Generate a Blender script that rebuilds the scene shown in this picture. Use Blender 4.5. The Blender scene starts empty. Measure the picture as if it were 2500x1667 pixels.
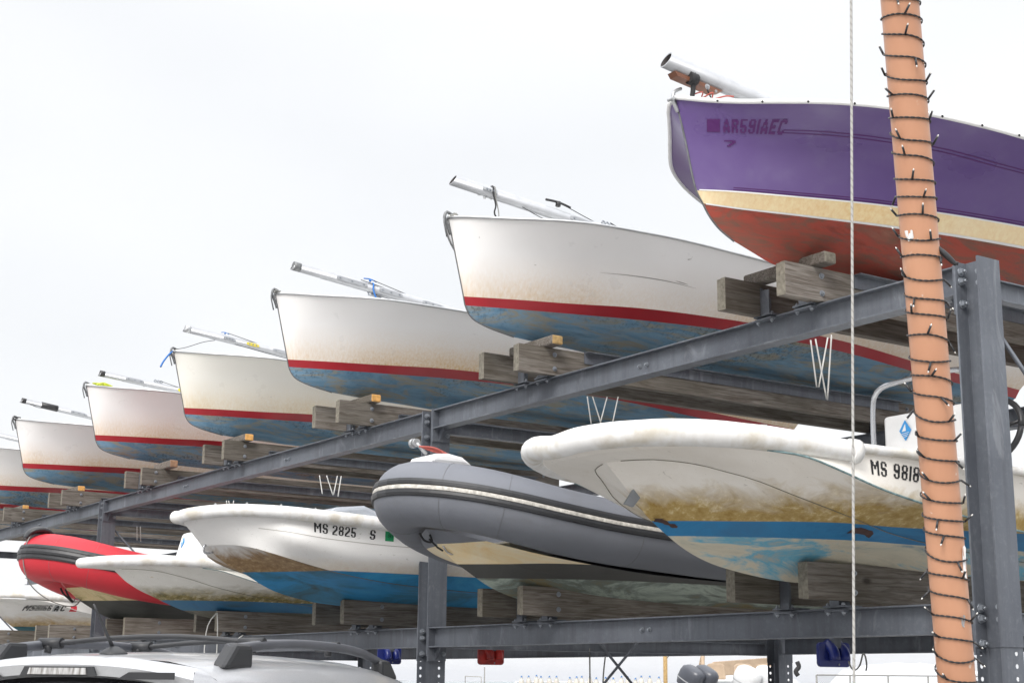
import bpy, bmesh, math, random
from mathutils import Vector, Matrix, noise
from mathutils.bvhtree import BVHTree
random.seed(7)
C = bpy.context.scene.collection
S_ = bpy.context.scene
R = math.radians
U = 5.6          # metres per rack unit (camera to the rack's front face)
CZ = 1.65        # eye height
def W(x, y, z): return Vector((x*U, y*U, CZ + z*U))

# ---------------------------------------------------------------- camera
yaw, pitch, roll = R(33.74), R(12.77), R(.55)
f0 = Vector((-math.cos(yaw), math.sin(yaw), 0)); r0 = Vector((math.sin(yaw), math.cos(yaw), 0))
fw = f0*math.cos(pitch) + Vector((0, 0, 1))*math.sin(pitch)
up = r0.cross(fw)
rt = r0*math.cos(roll) + up*math.sin(roll); up = rt.cross(fw)
cam = bpy.data.cameras.new('camera'); camo = bpy.data.objects.new('camera', cam); C.objects.link(camo)
m = Matrix((rt, up, -fw)).transposed().to_4x4(); m.translation = Vector((0, 0, CZ))
camo.matrix_world = m
cam.sensor_width = 36; cam.lens = 3650/2500*36; cam.clip_start = .05; cam.clip_end = 20000
S_.camera = camo

# ---------------------------------------------------------------- sky, sun, exposure
SUN_EL, SUN_AZ = R(40), R(146)
w = bpy.data.worlds.new('World'); S_.world = w; w.use_nodes = True
nt = w.node_tree; bg = nt.nodes['Background']
sky = nt.nodes.new('ShaderNodeTexSky'); sky.sky_type = 'NISHITA'; sky.sun_disc = False
sky.sun_elevation = SUN_EL; sky.sun_rotation = SUN_AZ; sky.dust_density = 4; sky.air_density = 1.2
# closed overcast: thin even cloud in front of the blue, slightly uneven
tc = nt.nodes.new('ShaderNodeTexCoord'); mp = nt.nodes.new('ShaderNodeMapping'); mp.inputs['Scale'].default_value = (1, 1, 2.5)
ns = nt.nodes.new('ShaderNodeTexNoise'); ns.inputs['Scale'].default_value = 1.3; ns.inputs['Detail'].default_value = 3
nt.links.new(tc.outputs['Generated'], mp.inputs[0]); nt.links.new(mp.outputs[0], ns.inputs['Vector'])
rp = nt.nodes.new('ShaderNodeValToRGB'); rp.color_ramp.elements[0].position = .3; rp.color_ramp.elements[1].position = .75
rp.color_ramp.elements[0].color = (5.0, 5.08, 5.2, 1); rp.color_ramp.elements[1].color = (6.5, 6.5, 6.52, 1)
nt.links.new(ns.outputs['Fac'], rp.inputs[0])
mx = nt.nodes.new('ShaderNodeMix'); mx.data_type = 'RGBA'; mx.inputs[0].default_value = .93
nt.links.new(sky.outputs[0], mx.inputs[6]); nt.links.new(rp.outputs[0], mx.inputs[7])
# an overcast sky is about three times as bright overhead as near the horizon
sp = nt.nodes.new('ShaderNodeSeparateXYZ'); nt.links.new(tc.outputs['Generated'], sp.inputs[0])
zr = nt.nodes.new('ShaderNodeMapRange'); zr.inputs['From Min'].default_value = .42; zr.inputs['From Max'].default_value = 1; zr.inputs['To Min'].default_value = 1; zr.inputs['To Max'].default_value = 2.8
nt.links.new(sp.outputs['Z'], zr.inputs['Value']); vm = nt.nodes.new('ShaderNodeVectorMath'); vm.operation = 'SCALE'
nt.links.new(mx.outputs[2], vm.inputs[0]); nt.links.new(zr.outputs[0], vm.inputs['Scale']); nt.links.new(vm.outputs[0], bg.inputs[0]); bg.inputs[1].default_value = .1
sl = bpy.data.lights.new('sun', 'SUN'); sl.energy = 1.5; sl.angle = R(25); sl.color = (1, .97, .93)
so = bpy.data.objects.new('sun', sl); C.objects.link(so)
# sun over the viewer's right shoulder
sd = Vector((math.sin(SUN_AZ)*math.cos(SUN_EL), math.cos(SUN_AZ)*math.cos(SUN_EL), math.sin(SUN_EL)))
so.rotation_euler = sd.to_track_quat('Z', 'Y').to_euler()
S_.view_settings.view_transform = 'Standard'; S_.view_settings.look = 'None'; S_.view_settings.gamma = 1
S_.view_settings.exposure = 0.90

# ---------------------------------------------------------------- material helpers
class M:
    def __init__(s, name, rough=.6, metal=0, spec=.5):
        s.m = bpy.data.materials.new(name); s.m.use_nodes = True; s.t = s.m.node_tree
        s.b = s.t.nodes['Principled BSDF']; s.tc = s.t.nodes.new('ShaderNodeTexCoord'); s.oi = None
        s.b.inputs['Roughness'].default_value = rough; s.b.inputs['Metallic'].default_value = metal
        s.b.inputs['Specular IOR Level'].default_value = spec
    def set(s, sock, v):
        if hasattr(v, 'is_output'): s.t.links.new(v, sock)
        elif isinstance(v, (tuple, list)): sock.default_value = tuple(v) + ((1,) if len(v) == 3 and sock.type == 'RGBA' else ())
        else: sock.default_value = v
    def obj(s, rnd=True, scale=(1, 1, 1), src='Object'):
        mp = s.t.nodes.new('ShaderNodeMapping'); s.t.links.new(s.tc.outputs[src], mp.inputs[0]); mp.inputs['Scale'].default_value = scale
        if rnd:
            oi = s.t.nodes.new('ShaderNodeObjectInfo'); k = s.math('MULTIPLY', oi.outputs['Random'], 37.)
            cb = s.t.nodes.new('ShaderNodeCombineXYZ')
            for i in range(3): s.t.links.new(k, cb.inputs[i])
            s.t.links.new(cb.outputs[0], mp.inputs['Location'])
        return mp.outputs[0]
    def noise(s, scale, detail=4, vec=None, rough=.55, dist=0):
        n = s.t.nodes.new('ShaderNodeTexNoise'); n.inputs['Scale'].default_value = scale; n.inputs['Detail'].default_value = detail
        n.inputs['Roughness'].default_value = rough; n.inputs['Distortion'].default_value = dist
        s.t.links.new(vec if vec is not None else s.obj(), n.inputs['Vector']); return n.outputs['Fac']
    def ramp(s, fac, stops, const=False):
        n = s.t.nodes.new('ShaderNodeValToRGB'); s.set(n.inputs[0], fac); e = n.color_ramp.elements
        if const: n.color_ramp.interpolation = 'CONSTANT'
        while len(e) < len(stops): e.new(.5)
        for k, (p, c) in enumerate(stops):
            e[k].position = p; e[k].color = (c, c, c, 1) if not isinstance(c, (tuple, list)) else tuple(c) + (1,)
        return n.outputs[0]
    def mix(s, fac, a, b, mode='MIX'):
        n = s.t.nodes.new('ShaderNodeMix'); n.data_type = 'RGBA'; n.blend_type = mode
        s.set(n.inputs[0], fac); s.set(n.inputs[6], a); s.set(n.inputs[7], b); return n.outputs[2]
    def math(s, op, a, b=0, clamp=False):
        n = s.t.nodes.new('ShaderNodeMath'); n.operation = op; n.use_clamp = clamp
        s.set(n.inputs[0], a); s.set(n.inputs[1], b); return n.outputs[0]
    def sep(s, vec):
        n = s.t.nodes.new('ShaderNodeSeparateXYZ'); s.t.links.new(vec, n.inputs[0]); return n.outputs
    def uv(s): return s.sep(s.tc.outputs['UV'])
    def col(s, v): s.set(s.b.inputs['Base Color'], v); return s
    def rough(s, v): s.set(s.b.inputs['Roughness'], v); return s
    def bump(s, h, d=.01, st=.5):
        n = s.t.nodes.new('ShaderNodeBump'); n.inputs['Distance'].default_value = d; n.inputs['Strength'].default_value = st
        s.set(n.inputs['Height'], h); s.t.links.new(n.outputs[0], s.b.inputs['Normal']); return s

def simple(name, c, rough=.5, metal=0, var=.12, scale=6, spec=.5, bump=0):
    a = M(name, rough, metal, spec); n = a.noise(scale, 5)
    d = tuple(x*(1-var) for x in c); l = tuple(min(1, x*(1+var)) for x in c)
    a.col(a.ramp(n, [(.3, d), (.7, l)]))
    if bump: a.bump(a.noise(scale*8, 4), .003, bump)
    return a.m

def steel_mat():
    a = M('galvanised steel', .5, .35)
    n1 = a.noise(1.6, 4); n2 = a.noise(32, 4, rough=.75); st = a.noise(1, 4, a.obj(scale=(17, 17, .7)), .65)
    c = a.ramp(n1, [(.3, (.10, .11, .132)), (.7, (.155, .17, .195))])
    c = a.mix(a.ramp(n2, [(.5, 0), (.72, .4)]), c, (.24, .255, .285))
    c = a.mix(a.ramp(st, [(.48, 0), (.68, .55)]), c, (.085, .09, .105)); wt = a.noise(1, 5, a.obj(scale=(4, 4, 1.3)), .7, 1.); c = a.mix(a.ramp(wt, [(.58, 0), (.66, .4)]), c, (.29, .305, .33))
    rs = a.noise(2.2, 5, rough=.65)
    c = a.mix(a.ramp(rs, [(.69, 0), (.78, .55)]), c, (.20, .11, .07))
    a.col(c); a.rough(a.ramp(n2, [(.3, .42), (.7, .62)])); a.bump(n2, .002, .25); return a.m

def wood_mat(name, lo, hi, end=False):
    a = M(name, .85, 0, .25)
    g = a.noise(9, 6, a.obj(scale=(5, .35, 5)), .6, 1.2); g2 = a.noise(34, 4, a.obj(scale=(3, .10, 3)), .65, .5); b = a.noise(1.7, 3)
    c = a.ramp(g, [(.32, lo), (.62, hi)])
    c = a.mix(a.ramp(g2, [(.36, .5), (.48, 0)]), c, tuple(x*.45 for x in lo))
    c = a.mix(a.ramp(b, [(.35, .5), (.65, 0)]), c, (lo[0]*.55, lo[1]*.6, lo[2]*.5))
    oi = a.t.nodes.new('ShaderNodeObjectInfo')
    v = a.ramp(oi.outputs['Random'], [(0, .72), (1, 1.18)])
    c = a.mix(1, c, v, 'MULTIPLY')
    kn = a.t.nodes.new('ShaderNodeTexVoronoi'); kn.inputs['Scale'].default_value = 3.2
    a.t.links.new(a.obj(scale=(1, .55, 1)), kn.inputs['Vector'])
    c = a.mix(a.ramp(kn.outputs['Distance'], [(.03, .85), (.075, 0)]), c, (.02, .015, .012))
    a.col(c); a.bump(g2, .002, .6); return a.m

def topside_mat(name, base, stain, amt=1., top=.27):
    """gelcoat: brown water-line stain with fine vertical streaks; uv.y is the height over the stripe"""
    a = M(name, .32, 0, .5); uv = a.uv(); v = a.math('DIVIDE', uv[1], top, True)
    fall = a.ramp(v, [(0, 1), (.25, .72), (.6, .25), (1, 0)]); oi = a.t.nodes.new('ShaderNodeObjectInfo'); amt = a.ramp(a.math('FRACT', a.math('MULTIPLY', oi.outputs['Random'], 7.3)), [(0, amt*.7), (1, min(1, amt*1.15))])
    big = a.ramp(a.noise(1.1, 2, a.obj(scale=(1, 1, .3))), [(.3, .45), (.6, 1)])
    fine = a.ramp(a.noise(1, 4, a.obj(scale=(60, 60, 2.2)), .6), [(.3, .45), (.7, 1)])
    k = a.math('MULTIPLY', a.math('MULTIPLY', fall, big), a.math('MULTIPLY', fine, amt), True)
    n = a.noise(.9, 3)
    c = a.mix(a.ramp(n, [(.3, 0), (.7, 1)]), tuple(x*.94 for x in base), base)
    c = a.mix(k, c, stain)
    sc = a.noise(1, 4, a.obj(scale=(30, 3.5, 34)), .6, .6)
    c = a.mix(a.ramp(sc, [(.735, 0), (.76, .55)]), c, (.25, .24, .22))
    a.col(c); a.rough(a.ramp(a.noise(5, 4), [(.3, .25), (.7, .42)])); return a.m

def antifoul_mat(name, cols, speck=(.03, .035, .035), k=1.):
    """worn bottom paint: rubbed streaks running aft, scum blooms, dark specks"""
    a = M(name, .75, 0, .3)
    n1 = a.noise(3.2, 6, a.obj(scale=(1, .35, 2.4)), .65, .8); n2 = a.noise(4.5, 5, a.obj(scale=(1.6, .5, 3)), .65, 1.5)
    st = a.noise(1, 5, a.obj(scale=(22, 1.1, 26)), .6, .8); sp = a.noise(38, 5, None, .75)
    zone = a.noise(2.2, 3, a.obj(scale=(1, .5, 2)))
    c = a.ramp(n1, [(.28, cols[0]), (.44, cols[1]), (.56, cols[2]), (.7, cols[3])])
    c = a.mix(a.ramp(n2, [(.46, 0), (.60, .8)]), c, cols[4])
    c = a.mix(a.ramp(st, [(.5, 0), (.68, .55)]), c, cols[1])
    dk = a.math('MULTIPLY', a.ramp(sp, [(.5, 0), (.6, 1)]), a.ramp(zone, [(.48, 0), (.6, .8*k)]))
    c = a.mix(dk, c, speck)
    a.col(c); a.bump(sp, .003, .35); return a.m

def band_mat(name, zs, cols, rough=.55, mott=.1, grime=None, gz=(0, 0), edge=.004, slope=0, gk=1., blot=None):
    """paint bands by height on the hull (local z, metres), slightly wavy masking line"""
    a = M(name, rough, 0, .4); p = a.sep(a.tc.outputs['Object'])
    z = a.math('ADD', p[2], a.math('MULTIPLY', p[1], slope))
    zz = a.math('ADD', z, a.math('MULTIPLY', a.math('SUBTRACT', a.noise(3, 2), .5), edge))
    pr = []
    for col in cols:
        n = a.noise(3.6, 9, a.obj(scale=(1, .45, 1.6)), .68, .9)
        if isinstance(col[0], (tuple, list)):
            q = a.ramp(n, [(.3 + .4*i/(len(col)-1), c) for i, c in enumerate(col)])
        else:
            q = a.ramp(n, [(.3, tuple(x*(1-mott) for x in col)), (.7, tuple(min(1, x*(1+mott)) for x in col))])
        pr.append(q)
    c = pr[0]
    for zt, q in zip(zs, pr[1:]):
        c = a.mix(a.math('GREATER_THAN', zz, zt), c, q)
    if grime:
        lo, hi = gz
        g = a.math('DIVIDE', a.math('SUBTRACT', hi, z), hi-lo, True)       # 1 at lo, 0 at hi
        on = a.math('GREATER_THAN', z, lo - .002)
        gn = a.noise(4.5, 7, a.obj(scale=(1, .6, 1.5)), .68, 1.)
        fn = a.noise(20, 5, None, .7)
        k = a.math('MULTIPLY', a.math('MULTIPLY', a.math('ADD', a.math('MULTIPLY', g, 1.25), a.math('MULTIPLY', a.math('SUBTRACT', gn, .62), 1.6)), on), gk, True)
        gc = a.ramp(fn, [(.35, grime[0]), (.55, grime[1]), (.68, grime[2])])
        c = a.mix(k, c, gc)
    hs = a.noise(1, 4, a.obj(scale=(34, 9, 30)), .6, 2.2); c = a.mix(a.math('MULTIPLY', a.ramp(hs, [(.66, 0), (.70, .5)]), a.math('GREATER_THAN', z, zs[-1]+.04)), c, (.34, .32, .27))
    if blot:
        bn = a.noise(5, 6, a.obj(scale=(1, .7, 1)), .7)
        c = a.mix(a.ramp(bn, [(.64, 0), (.69, .8)]), c, blot)
    a.col(c); a.bump(a.noise(30, 5), .002, .2); return a.m

MAT = {}
MAT['steel'] = steel_mat()
MAT['bolt'] = simple('bolt steel', (.27, .29, .32), .4, .6)
MAT['wood'] = wood_mat('weathered timber', (.105, .085, .070), (.25, .228, .205))
MAT['wood_end'] = simple('timber end grain', (.17, .155, .125), .9, 0, .35, 40)
MAT['fresh'] = simple('fresh cut timber', (.62, .33, .10), .8, 0, .25, 30)
MAT['oldend'] = simple('old cut timber', (.36, .24, .10), .8, 0, .3, 30)
MAT['ws'] = topside_mat('white gelcoat', (.84, .83, .825), (.58, .36, .12))
MAT['ws_cream'] = topside_mat('ivory gelcoat', (.80, .785, .73), (.60, .42, .17))
MAT['red'] = simple('red boot stripe', (.30, .009, .017), .35, 0, .12, 5)
BL = [(.075, .13, .18), (.16, .28, .39), (.10, .20, .30), (.28, .34, .35), (.28, .245, .17)]
MAT['blue'] = antifoul_mat('worn blue bottom paint', BL, k=.7)
MAT['grey_alu'] = simple('dull aluminium trim', (.45, .46, .47), .35, .6)
MAT['white_trim'] = simple('white vinyl trim', (.78, .78, .78), .4, 0, .06, 8)
MAT['deck'] = simple('white deck', (.72, .72, .70), .5, 0, .06)
MAT['purple'] = None
MAT['cream'] = None
MAT['redbot'] = antifoul_mat('worn red bottom paint', [(.16, .035, .025), (.34, .065, .045), (.25, .07, .05), (.28, .13, .09), (.16, .09, .065)], (.09, .07, .09), .5)
MAT['alu'] = simple('clear anodised mast', (.36, .37, .39), .33, .35, .08, 12)
MAT['dark'] = simple('black fitting', (.02, .02, .022), .45)
MAT['hole'] = simple('dark inside of tube', (.035, .03, .03), .8)
MAT['black'] = simple('black rubber', (.022, .023, .026), .42, 0, .2, 5)
MAT['rope_w'] = simple('white line', (.55, .55, .53), .8)
MAT['rope_k'] = simple('black cord', (.02, .02, .022), .8)
MAT['rope_b'] = simple('blue cord', (.03, .15, .45), .8)
MAT['rope_r'] = simple('red cord', (.42, .10, .08), .8)
MAT['rope_g'] = simple('grey cord', (.22, .22, .21), .8)
MAT['ss'] = simple('stainless tube', (.5, .51, .53), .25, .85, .05)
MAT['letter'] = simple('black letter vinyl', (.012, .012, .014), .5)
MAT['plum'] = simple('plum letter vinyl', (.070, .006, .105), .5)
MAT['stem'] = simple('dull dark stem strip', (.15, .155, .16), .5, .3, .3, 20)
MAT['bluelogo'] = simple('blue vinyl', (.03, .27, .62), .4)
MAT['green'] = simple('green sticker', (.01, .27, .10), .5, 0, .1, 60)
MAT['redst'] = simple('red sticker', (.62, .03, .05), .5, 0, .1, 60)
MAT['glass'] = M('tinted glass', .06, 0, .6).col((.010, .010, .013)).m
MAT['plastic'] = simple('black textured plastic', (.022, .023, .026), .5)

def purple_mat():
    a = M('faded purple gelcoat', .3, 0, .5)
    n = a.noise(1.0, 5, a.obj(scale=(1, .7, 1.1)), .5, .8); n2 = a.noise(7, 5, None, .6)
    c = a.ramp(n, [(.3, (.09, .045, .19)), (.5, (.13, .085, .235)), (.7, (.24, .21, .34))])
    c = a.mix(a.ramp(n2, [(.55, 0), (.75, .25)]), c, (.17, .14, .26))
    sc = a.noise(1, 4, a.obj(scale=(40, 5, 50)), .6, .8)
    c = a.mix(a.ramp(sc, [(.74, 0), (.77, .4)]), c, (.5, .48, .55))
    a.col(c); a.rough(a.ramp(n, [(.3, .22), (.7, .45)])); return a.m
MAT['purple'] = purple_mat()
def cream_mat():
    a = M('stained cream stripe', .35, 0, .5)
    f = a.noise(1, 4, a.obj(scale=(45, 45, 2)), .6); n = a.noise(1.2, 3)
    c = a.mix(a.ramp(f, [(.3, 0), (.7, 1)]), (.80, .52, .20), (.90, .72, .40))
    c = a.mix(a.ramp(n, [(.3, .5), (.7, 0)]), c, (.88, .80, .62)); a.col(c); return a.m
MAT['cream'] = cream_mat()

# ---------------------------------------------------------------- object helpers
def setp(o, label=None, cat=None, group=None, kind=None):
    if label: o['label'] = label
    if cat: o['category'] = cat
    if group: o['group'] = group
    if kind: o['kind'] = kind
    return o
def thing(name, label, cat, loc=(0, 0, 0), group=None):
    o = bpy.data.objects.new(name, None); C.objects.link(o); o.location = loc; o.empty_display_size = .1
    return setp(o, label, cat, group)

def catmull(pts, n, power=1.0):
    """n samples by arc length along a centripetal-like Catmull-Rom curve"""
    P = [Vector(p) for p in pts]
    if len(P) == 2: dense = [P[0].lerp(P[1], i/40) for i in range(41)]
    else:
        Q = [P[0]*2-P[1]] + P + [P[-1]*2-P[-2]]; dense = []
        for i in range(1, len(Q)-2):
            p0, p1, p2, p3 = Q[i-1:i+3]
            d0 = max((p1-p0).length, 1e-6)**.5; d1 = max((p2-p1).length, 1e-6)**.5; d2 = max((p3-p2).length, 1e-6)**.5
            m1 = ((p1-p0)/d0 - (p2-p0)/(d0+d1) + (p2-p1)/d1)*d1
            m2 = ((p2-p1)/d1 - (p3-p1)/(d1+d2) + (p3-p2)/d2)*d1
            for k in range(16):
                t = k/16; dense.append(p1*(2*t**3-3*t**2+1) + m1*(t**3-2*t**2+t) + p2*(-2*t**3+3*t**2) + m2*(t**3-t**2))
        dense.append(P[-1])
    L = [0]
    for a, b in zip(dense, dense[1:]): L.append(L[-1] + (b-a).length)
    out = []; j = 0
    for i in range(n):
        t = (i/(n-1))**power*L[-1]
        while j < len(L)-2 and L[j+1] < t: j += 1
        s = (t-L[j])/max(L[j+1]-L[j], 1e-9); out.append(dense[j].lerp(dense[j+1], min(max(s, 0), 1)))
    return out

class MB:
    def __init__(s): s.v = []; s.f = []; s.mi = []; s.uvs = {}; s.sm = []
    def add(s, vs, fs, mi=0, smooth=False, uv=None):
        b = len(s.v); s.v += [Vector(v) for v in vs]
        for f in fs:
            s.f.append([b+i for i in f]); s.mi.append(mi); s.sm.append(smooth)
        if uv:
            for i, u in enumerate(uv): s.uvs[b+i] = u
        return s
    def box(s, c, d, rot=None, mi=0, mis=None):
        x, y, z = [k/2 for k in d]; c = Vector(c)
        vs = [Vector(p) for p in ((-x, -y, -z), (x, -y, -z), (x, y, -z), (-x, y, -z), (-x, -y, z), (x, -y, z), (x, y, z), (-x, y, z))]
        if rot is not None: vs = [rot @ v for v in vs]
        fs = [(3, 2, 1, 0), (4, 5, 6, 7), (0, 1, 5, 4), (2, 3, 7, 6), (1, 2, 6, 5), (3, 0, 4, 7)]
        b = len(s.v); s.v += [c+v for v in vs]
        for i, f in enumerate(fs): s.f.append([b+k for k in f]); s.mi.append(mis[i] if mis else mi); s.sm.append(False)
        return s
    def span(s, a, b, mi=0, mis=None):
        a = Vector(a); b = Vector(b); return s.box((a+b)/2, [abs(k) for k in (b-a)], None, mi, mis)
    def sweep(s, path, r, sides=10, mi=0, caps=True, n=None, squash=None, smooth=True, mis=None, start=0):
        P = catmull(path, n) if n else [Vector(p) for p in path]
        rr = r if callable(r) else (lambda t: r)
        N = None; rings = []
        for i, p in enumerate(P):
            t = (P[min(i+1, len(P)-1)] - P[max(i-1, 0)]).normalized()
            if N is None:
                N = Vector((0, 0, 1)) - t*t.z
                if N.length < .1: N = Vector((1, 0, 0)) - t*t.x
                N.normalize()
            else: N = (N - t*N.dot(t)).normalized()
            B = t.cross(N); k = rr(i/(len(P)-1))
            rings.append([p + (N*math.cos(start+2*math.pi*j/sides)*(squash or 1) + B*math.sin(start+2*math.pi*j/sides))*k for j in range(sides)])
        b = len(s.v)
        for rg in rings: s.v += rg
        for i in range(len(P)-1):
            for j in range(sides):
                j2 = (j+1) % sides; s.f.append([b+i*sides+j, b+i*sides+j2, b+(i+1)*sides+j2, b+(i+1)*sides+j]); s.mi.append(mis[j] if mis else mi); s.sm.append(smooth)
        if caps:
            s.f.append([b+j for j in range(sides)][::-1]); s.mi.append(mi); s.sm.append(False)
            e = b+(len(P)-1)*sides; s.f.append([e+j for j in range(sides)]); s.mi.append(mi); s.sm.append(False)
        return s
    def bolt(s, c, ax, r=.018, h=.014, mi=0):
        c = Vector(c); ax = Vector(ax).normalized()
        s.sweep([c, c+ax*h*.3], r*1.35, 10, mi); s.sweep([c+ax*h*.3, c+ax*h*1.3], r, 6, mi, smooth=False); s.sweep([c+ax*h*1.3, c+ax*h*2], r*.5, 6, mi); return s
    def prism(s, outline, o, ex, ey, en, th, mi=0, mside=None):
        """flat outline (2D) extruded th along en"""
        o = Vector(o); n = len(outline)
        a = [o + ex*x + ey*y for x, y in outline]; b2 = [p + en*th for p in a]
        b = len(s.v); s.v += a + b2
        s.f.append([b+i for i in range(n)][::-1]); s.f.append([b+n+i for i in range(n)]); s.mi += [mi, mi]; s.sm += [False, False]
        for i in range(n):
            j = (i+1) % n; s.f.append([b+i, b+j, b+n+j, b+n+i]); s.mi.append(mi if mside is None else mside); s.sm.append(False)
        return s
    def build(s, name, mats, parent=None, bevel=0, solid=0, origin=None):
        if not isinstance(mats, (list, tuple)): mats = [mats]
        o0 = Vector(parent.location) if parent else (Vector(origin) if origin else Vector())
        if parent and parent.parent: o0 = o0 + Vector(parent.parent.location)
        me = bpy.data.meshes.new(name); me.from_pydata([v-o0 for v in s.v], [], s.f)
        for mm in mats: me.materials.append(mm)
        me.polygons.foreach_set('material_index', s.mi); me.polygons.foreach_set('use_smooth', s.sm)
        if s.uvs:
            ul = me.uv_layers.new(name='UVMap')
            for l in me.loops: ul.data[l.index].uv = s.uvs.get(l.vertex_index, (0, 0))
        me.validate(); me.update()
        o = bpy.data.objects.new(name, me); C.objects.link(o)
        if parent: o.parent = parent
        else: o.location = o0
        if bevel:
            k = o.modifiers.new('bevel', 'BEVEL'); k.width = bevel; k.segments = 2; k.limit_method = 'ANGLE'
        if solid:
            k = o.modifiers.new('solid', 'SOLIDIFY'); k.thickness = solid; k.offset = 0
        return o

def crom(p0, p1, p2, p3, t):
    return ((p1*2) + (p2-p0)*t + (p0*2-p1*5+p2*4-p3)*t*t + (p1*3-p0-p2*3+p3)*t**3)*.5

def loft(mb, groups, n=70, power=1.25, uv0=None, mirror=True, close=True, cmat=0):
    """groups: [(rows, [mat per band], [sub per band])]; rows are point lists from bow to stern, outer sheet x>=0"""
    last = []
    for rows, ms, subs in groups:
        Rr = [catmull(r, n, power) for r in rows]
        ref = catmull(uv0, n, power) if uv0 else None
        ls = []; lm = []
        for i in range(len(Rr)-1):
            a = Rr[max(i-1, 0)]; b = Rr[i]; c = Rr[i+1]; d = Rr[min(i+2, len(Rr)-1)]
            for k in range(subs[i]):
                t = k/subs[i]
                ls.append([crom(a[j] if i > 0 else b[j]*2-c[j], b[j], c[j], d[j] if i+2 < len(Rr) else c[j]*2-b[j], t) if len(Rr) > 2 else b[j].lerp(c[j], t) for j in range(n)])
                lm.append(ms[i])
        ls.append(Rr[-1])
        for sg in ((1, -1) if mirror else (1,)):
            vs = []; uv = []; fs = []; mi = []
            for l in ls:
                for j, p in enumerate(l):
                    vs.append(W(p.x*sg if sg > 0 else -p.x, p.y, p.z) - Vector((0, 0, CZ)))
                    uv.append((p.y*U, (p.z-(ref[j].z if ref else 0))*U))
            b = len(mb.v); mb.v += vs
            for i, u in enumerate(uv): mb.uvs[b+i] = u
            for i in range(len(ls)-1):
                for j in range(n-1):
                    q = [b+i*n+j, b+i*n+j+1, b+(i+1)*n+j+1, b+(i+1)*n+j]
                    mb.f.append(q if sg > 0 else q[::-1]); mb.mi.append(lm[i]); mb.sm.append(True)
        last += [l[-1] for l in ls]
    if close:
        ring = [Vector((p.x*U, p.y*U, p.z*U)) for p in last] ; ring += [Vector((-p.x, p.y, p.z)) for p in reversed(ring)]
        c = sum(ring, Vector())/len(ring); b = len(mb.v); mb.v += ring + [c]
        for i in range(len(ring)):
            mb.f.append([b+i, b+(i+1) % len(ring), b+len(ring)]); mb.mi.append(cmat); mb.sm.append(False)
    return mb

def L_(p): return Vector((p[0]*U, p[1]*U, p[2]*U))
def lsweep(mb, path, r, n=60, sides=12, mirror=False, **k):
    for sg in ((1, -1) if mirror else (1,)):
        mb.sweep([Vector((p[0]*sg*U, p[1]*U, p[2]*U)) for p in path], r, sides, n=n, **k)
    return mb

GLY = {
'M': '##....##|###..###|###..###|########|##.##.##|##.##.##|##....##|##....##|##....##|##....##',
'S': '.####.|##..##|##..##|##....|#####.|.#####|....##|##..##|##..##|.####.', '9': '.####.|##..##|##..##|##..##|######|.#####|....##|##..##|##..##|.####.',
'8': '.####.|##..##|##..##|##..##|.####.|######|##..##|##..##|##..##|.####.', '1': '##|##|##|##|##|##|##|##|##|##', 'I': '##|##|##|##|##|##|##|##|##|##',
'2': '.####.|##..##|##..##|....##|...###|..###.|.###..|###...|##....|######', '5': '######|##....|##....|##....|#####.|######|....##|##..##|##..##|.####.',
'6': '.####.|##..##|##....|##....|#####.|######|##..##|##..##|##..##|.####.', 'A': '..##..|..##..|.####.|.####.|.#..#.|##..##|######|######|##..##|##..##',
'R': '#####.|######|##..##|##..##|#####.|#####.|##.##.|##..##|##..##|##..##', 'E': '######|######|##....|##....|#####.|#####.|##....|##....|######|######',
'C': '.####.|######|##..##|##....|##....|##....|##....|##..##|######|.####.', '7': '######|######|....##|....##|...##.|...##.|..##..|..##..|.##...|.##...', ' ': '....|' * 9 + '....'}
def text_on(hull, txt, s0, z0, s1, z1, h, mat, name, shear=0, wide=1., xout=3., off=.002, bold=.0, parent=None, side=1, cut=None):
    """block lettering laid on the starboard side of a hull mesh: baseline from (s0,z0) to (s1,z1), local metres"""
    hb = bmesh.new(); hb.from_mesh(hull.data); tree = BVHTree.FromBMesh(hb); cells = []; x = 0
    for ch in txt:
        rows = GLY[ch].split('|')
        for j, rw in enumerate(rows):
            for i, c in enumerate(rw):
                if c == '#': cells.append((x+i, 9-j, rw, i))
        x += len(rows[0]) + 1.6
    tot = x-1.6; vs = []; fs = []; key = {}
    def V(a, b):
        k = (round(a, 2), b)
        if k not in key:
            t = a/tot; y = s0 + (s1-s0)*t + shear*b/10*h; z = z0 + (z1-z0)*t + b/10*h
            hit = tree.ray_cast(Vector((xout*side, y, z)), Vector((-side, 0, 0)))
            key[k] = len(vs); vs.append((hit[0] + hit[1]*off*(1 if hit[1].x*side > 0 else -1)) if hit[0] else Vector((side*.3, y, z)))
        return key[k]
    for a, b, rw, i in cells: fs.append((V(a, b), V(a+1, b), V(a+1, b+1), V(a, b+1)))
    nm = bpy.data.meshes.new(name); nm.from_pydata(vs, [], fs); nm.materials.append(mat); hb.free()
    o = bpy.data.objects.new(name, nm); C.objects.link(o); o.parent = parent; return o

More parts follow.
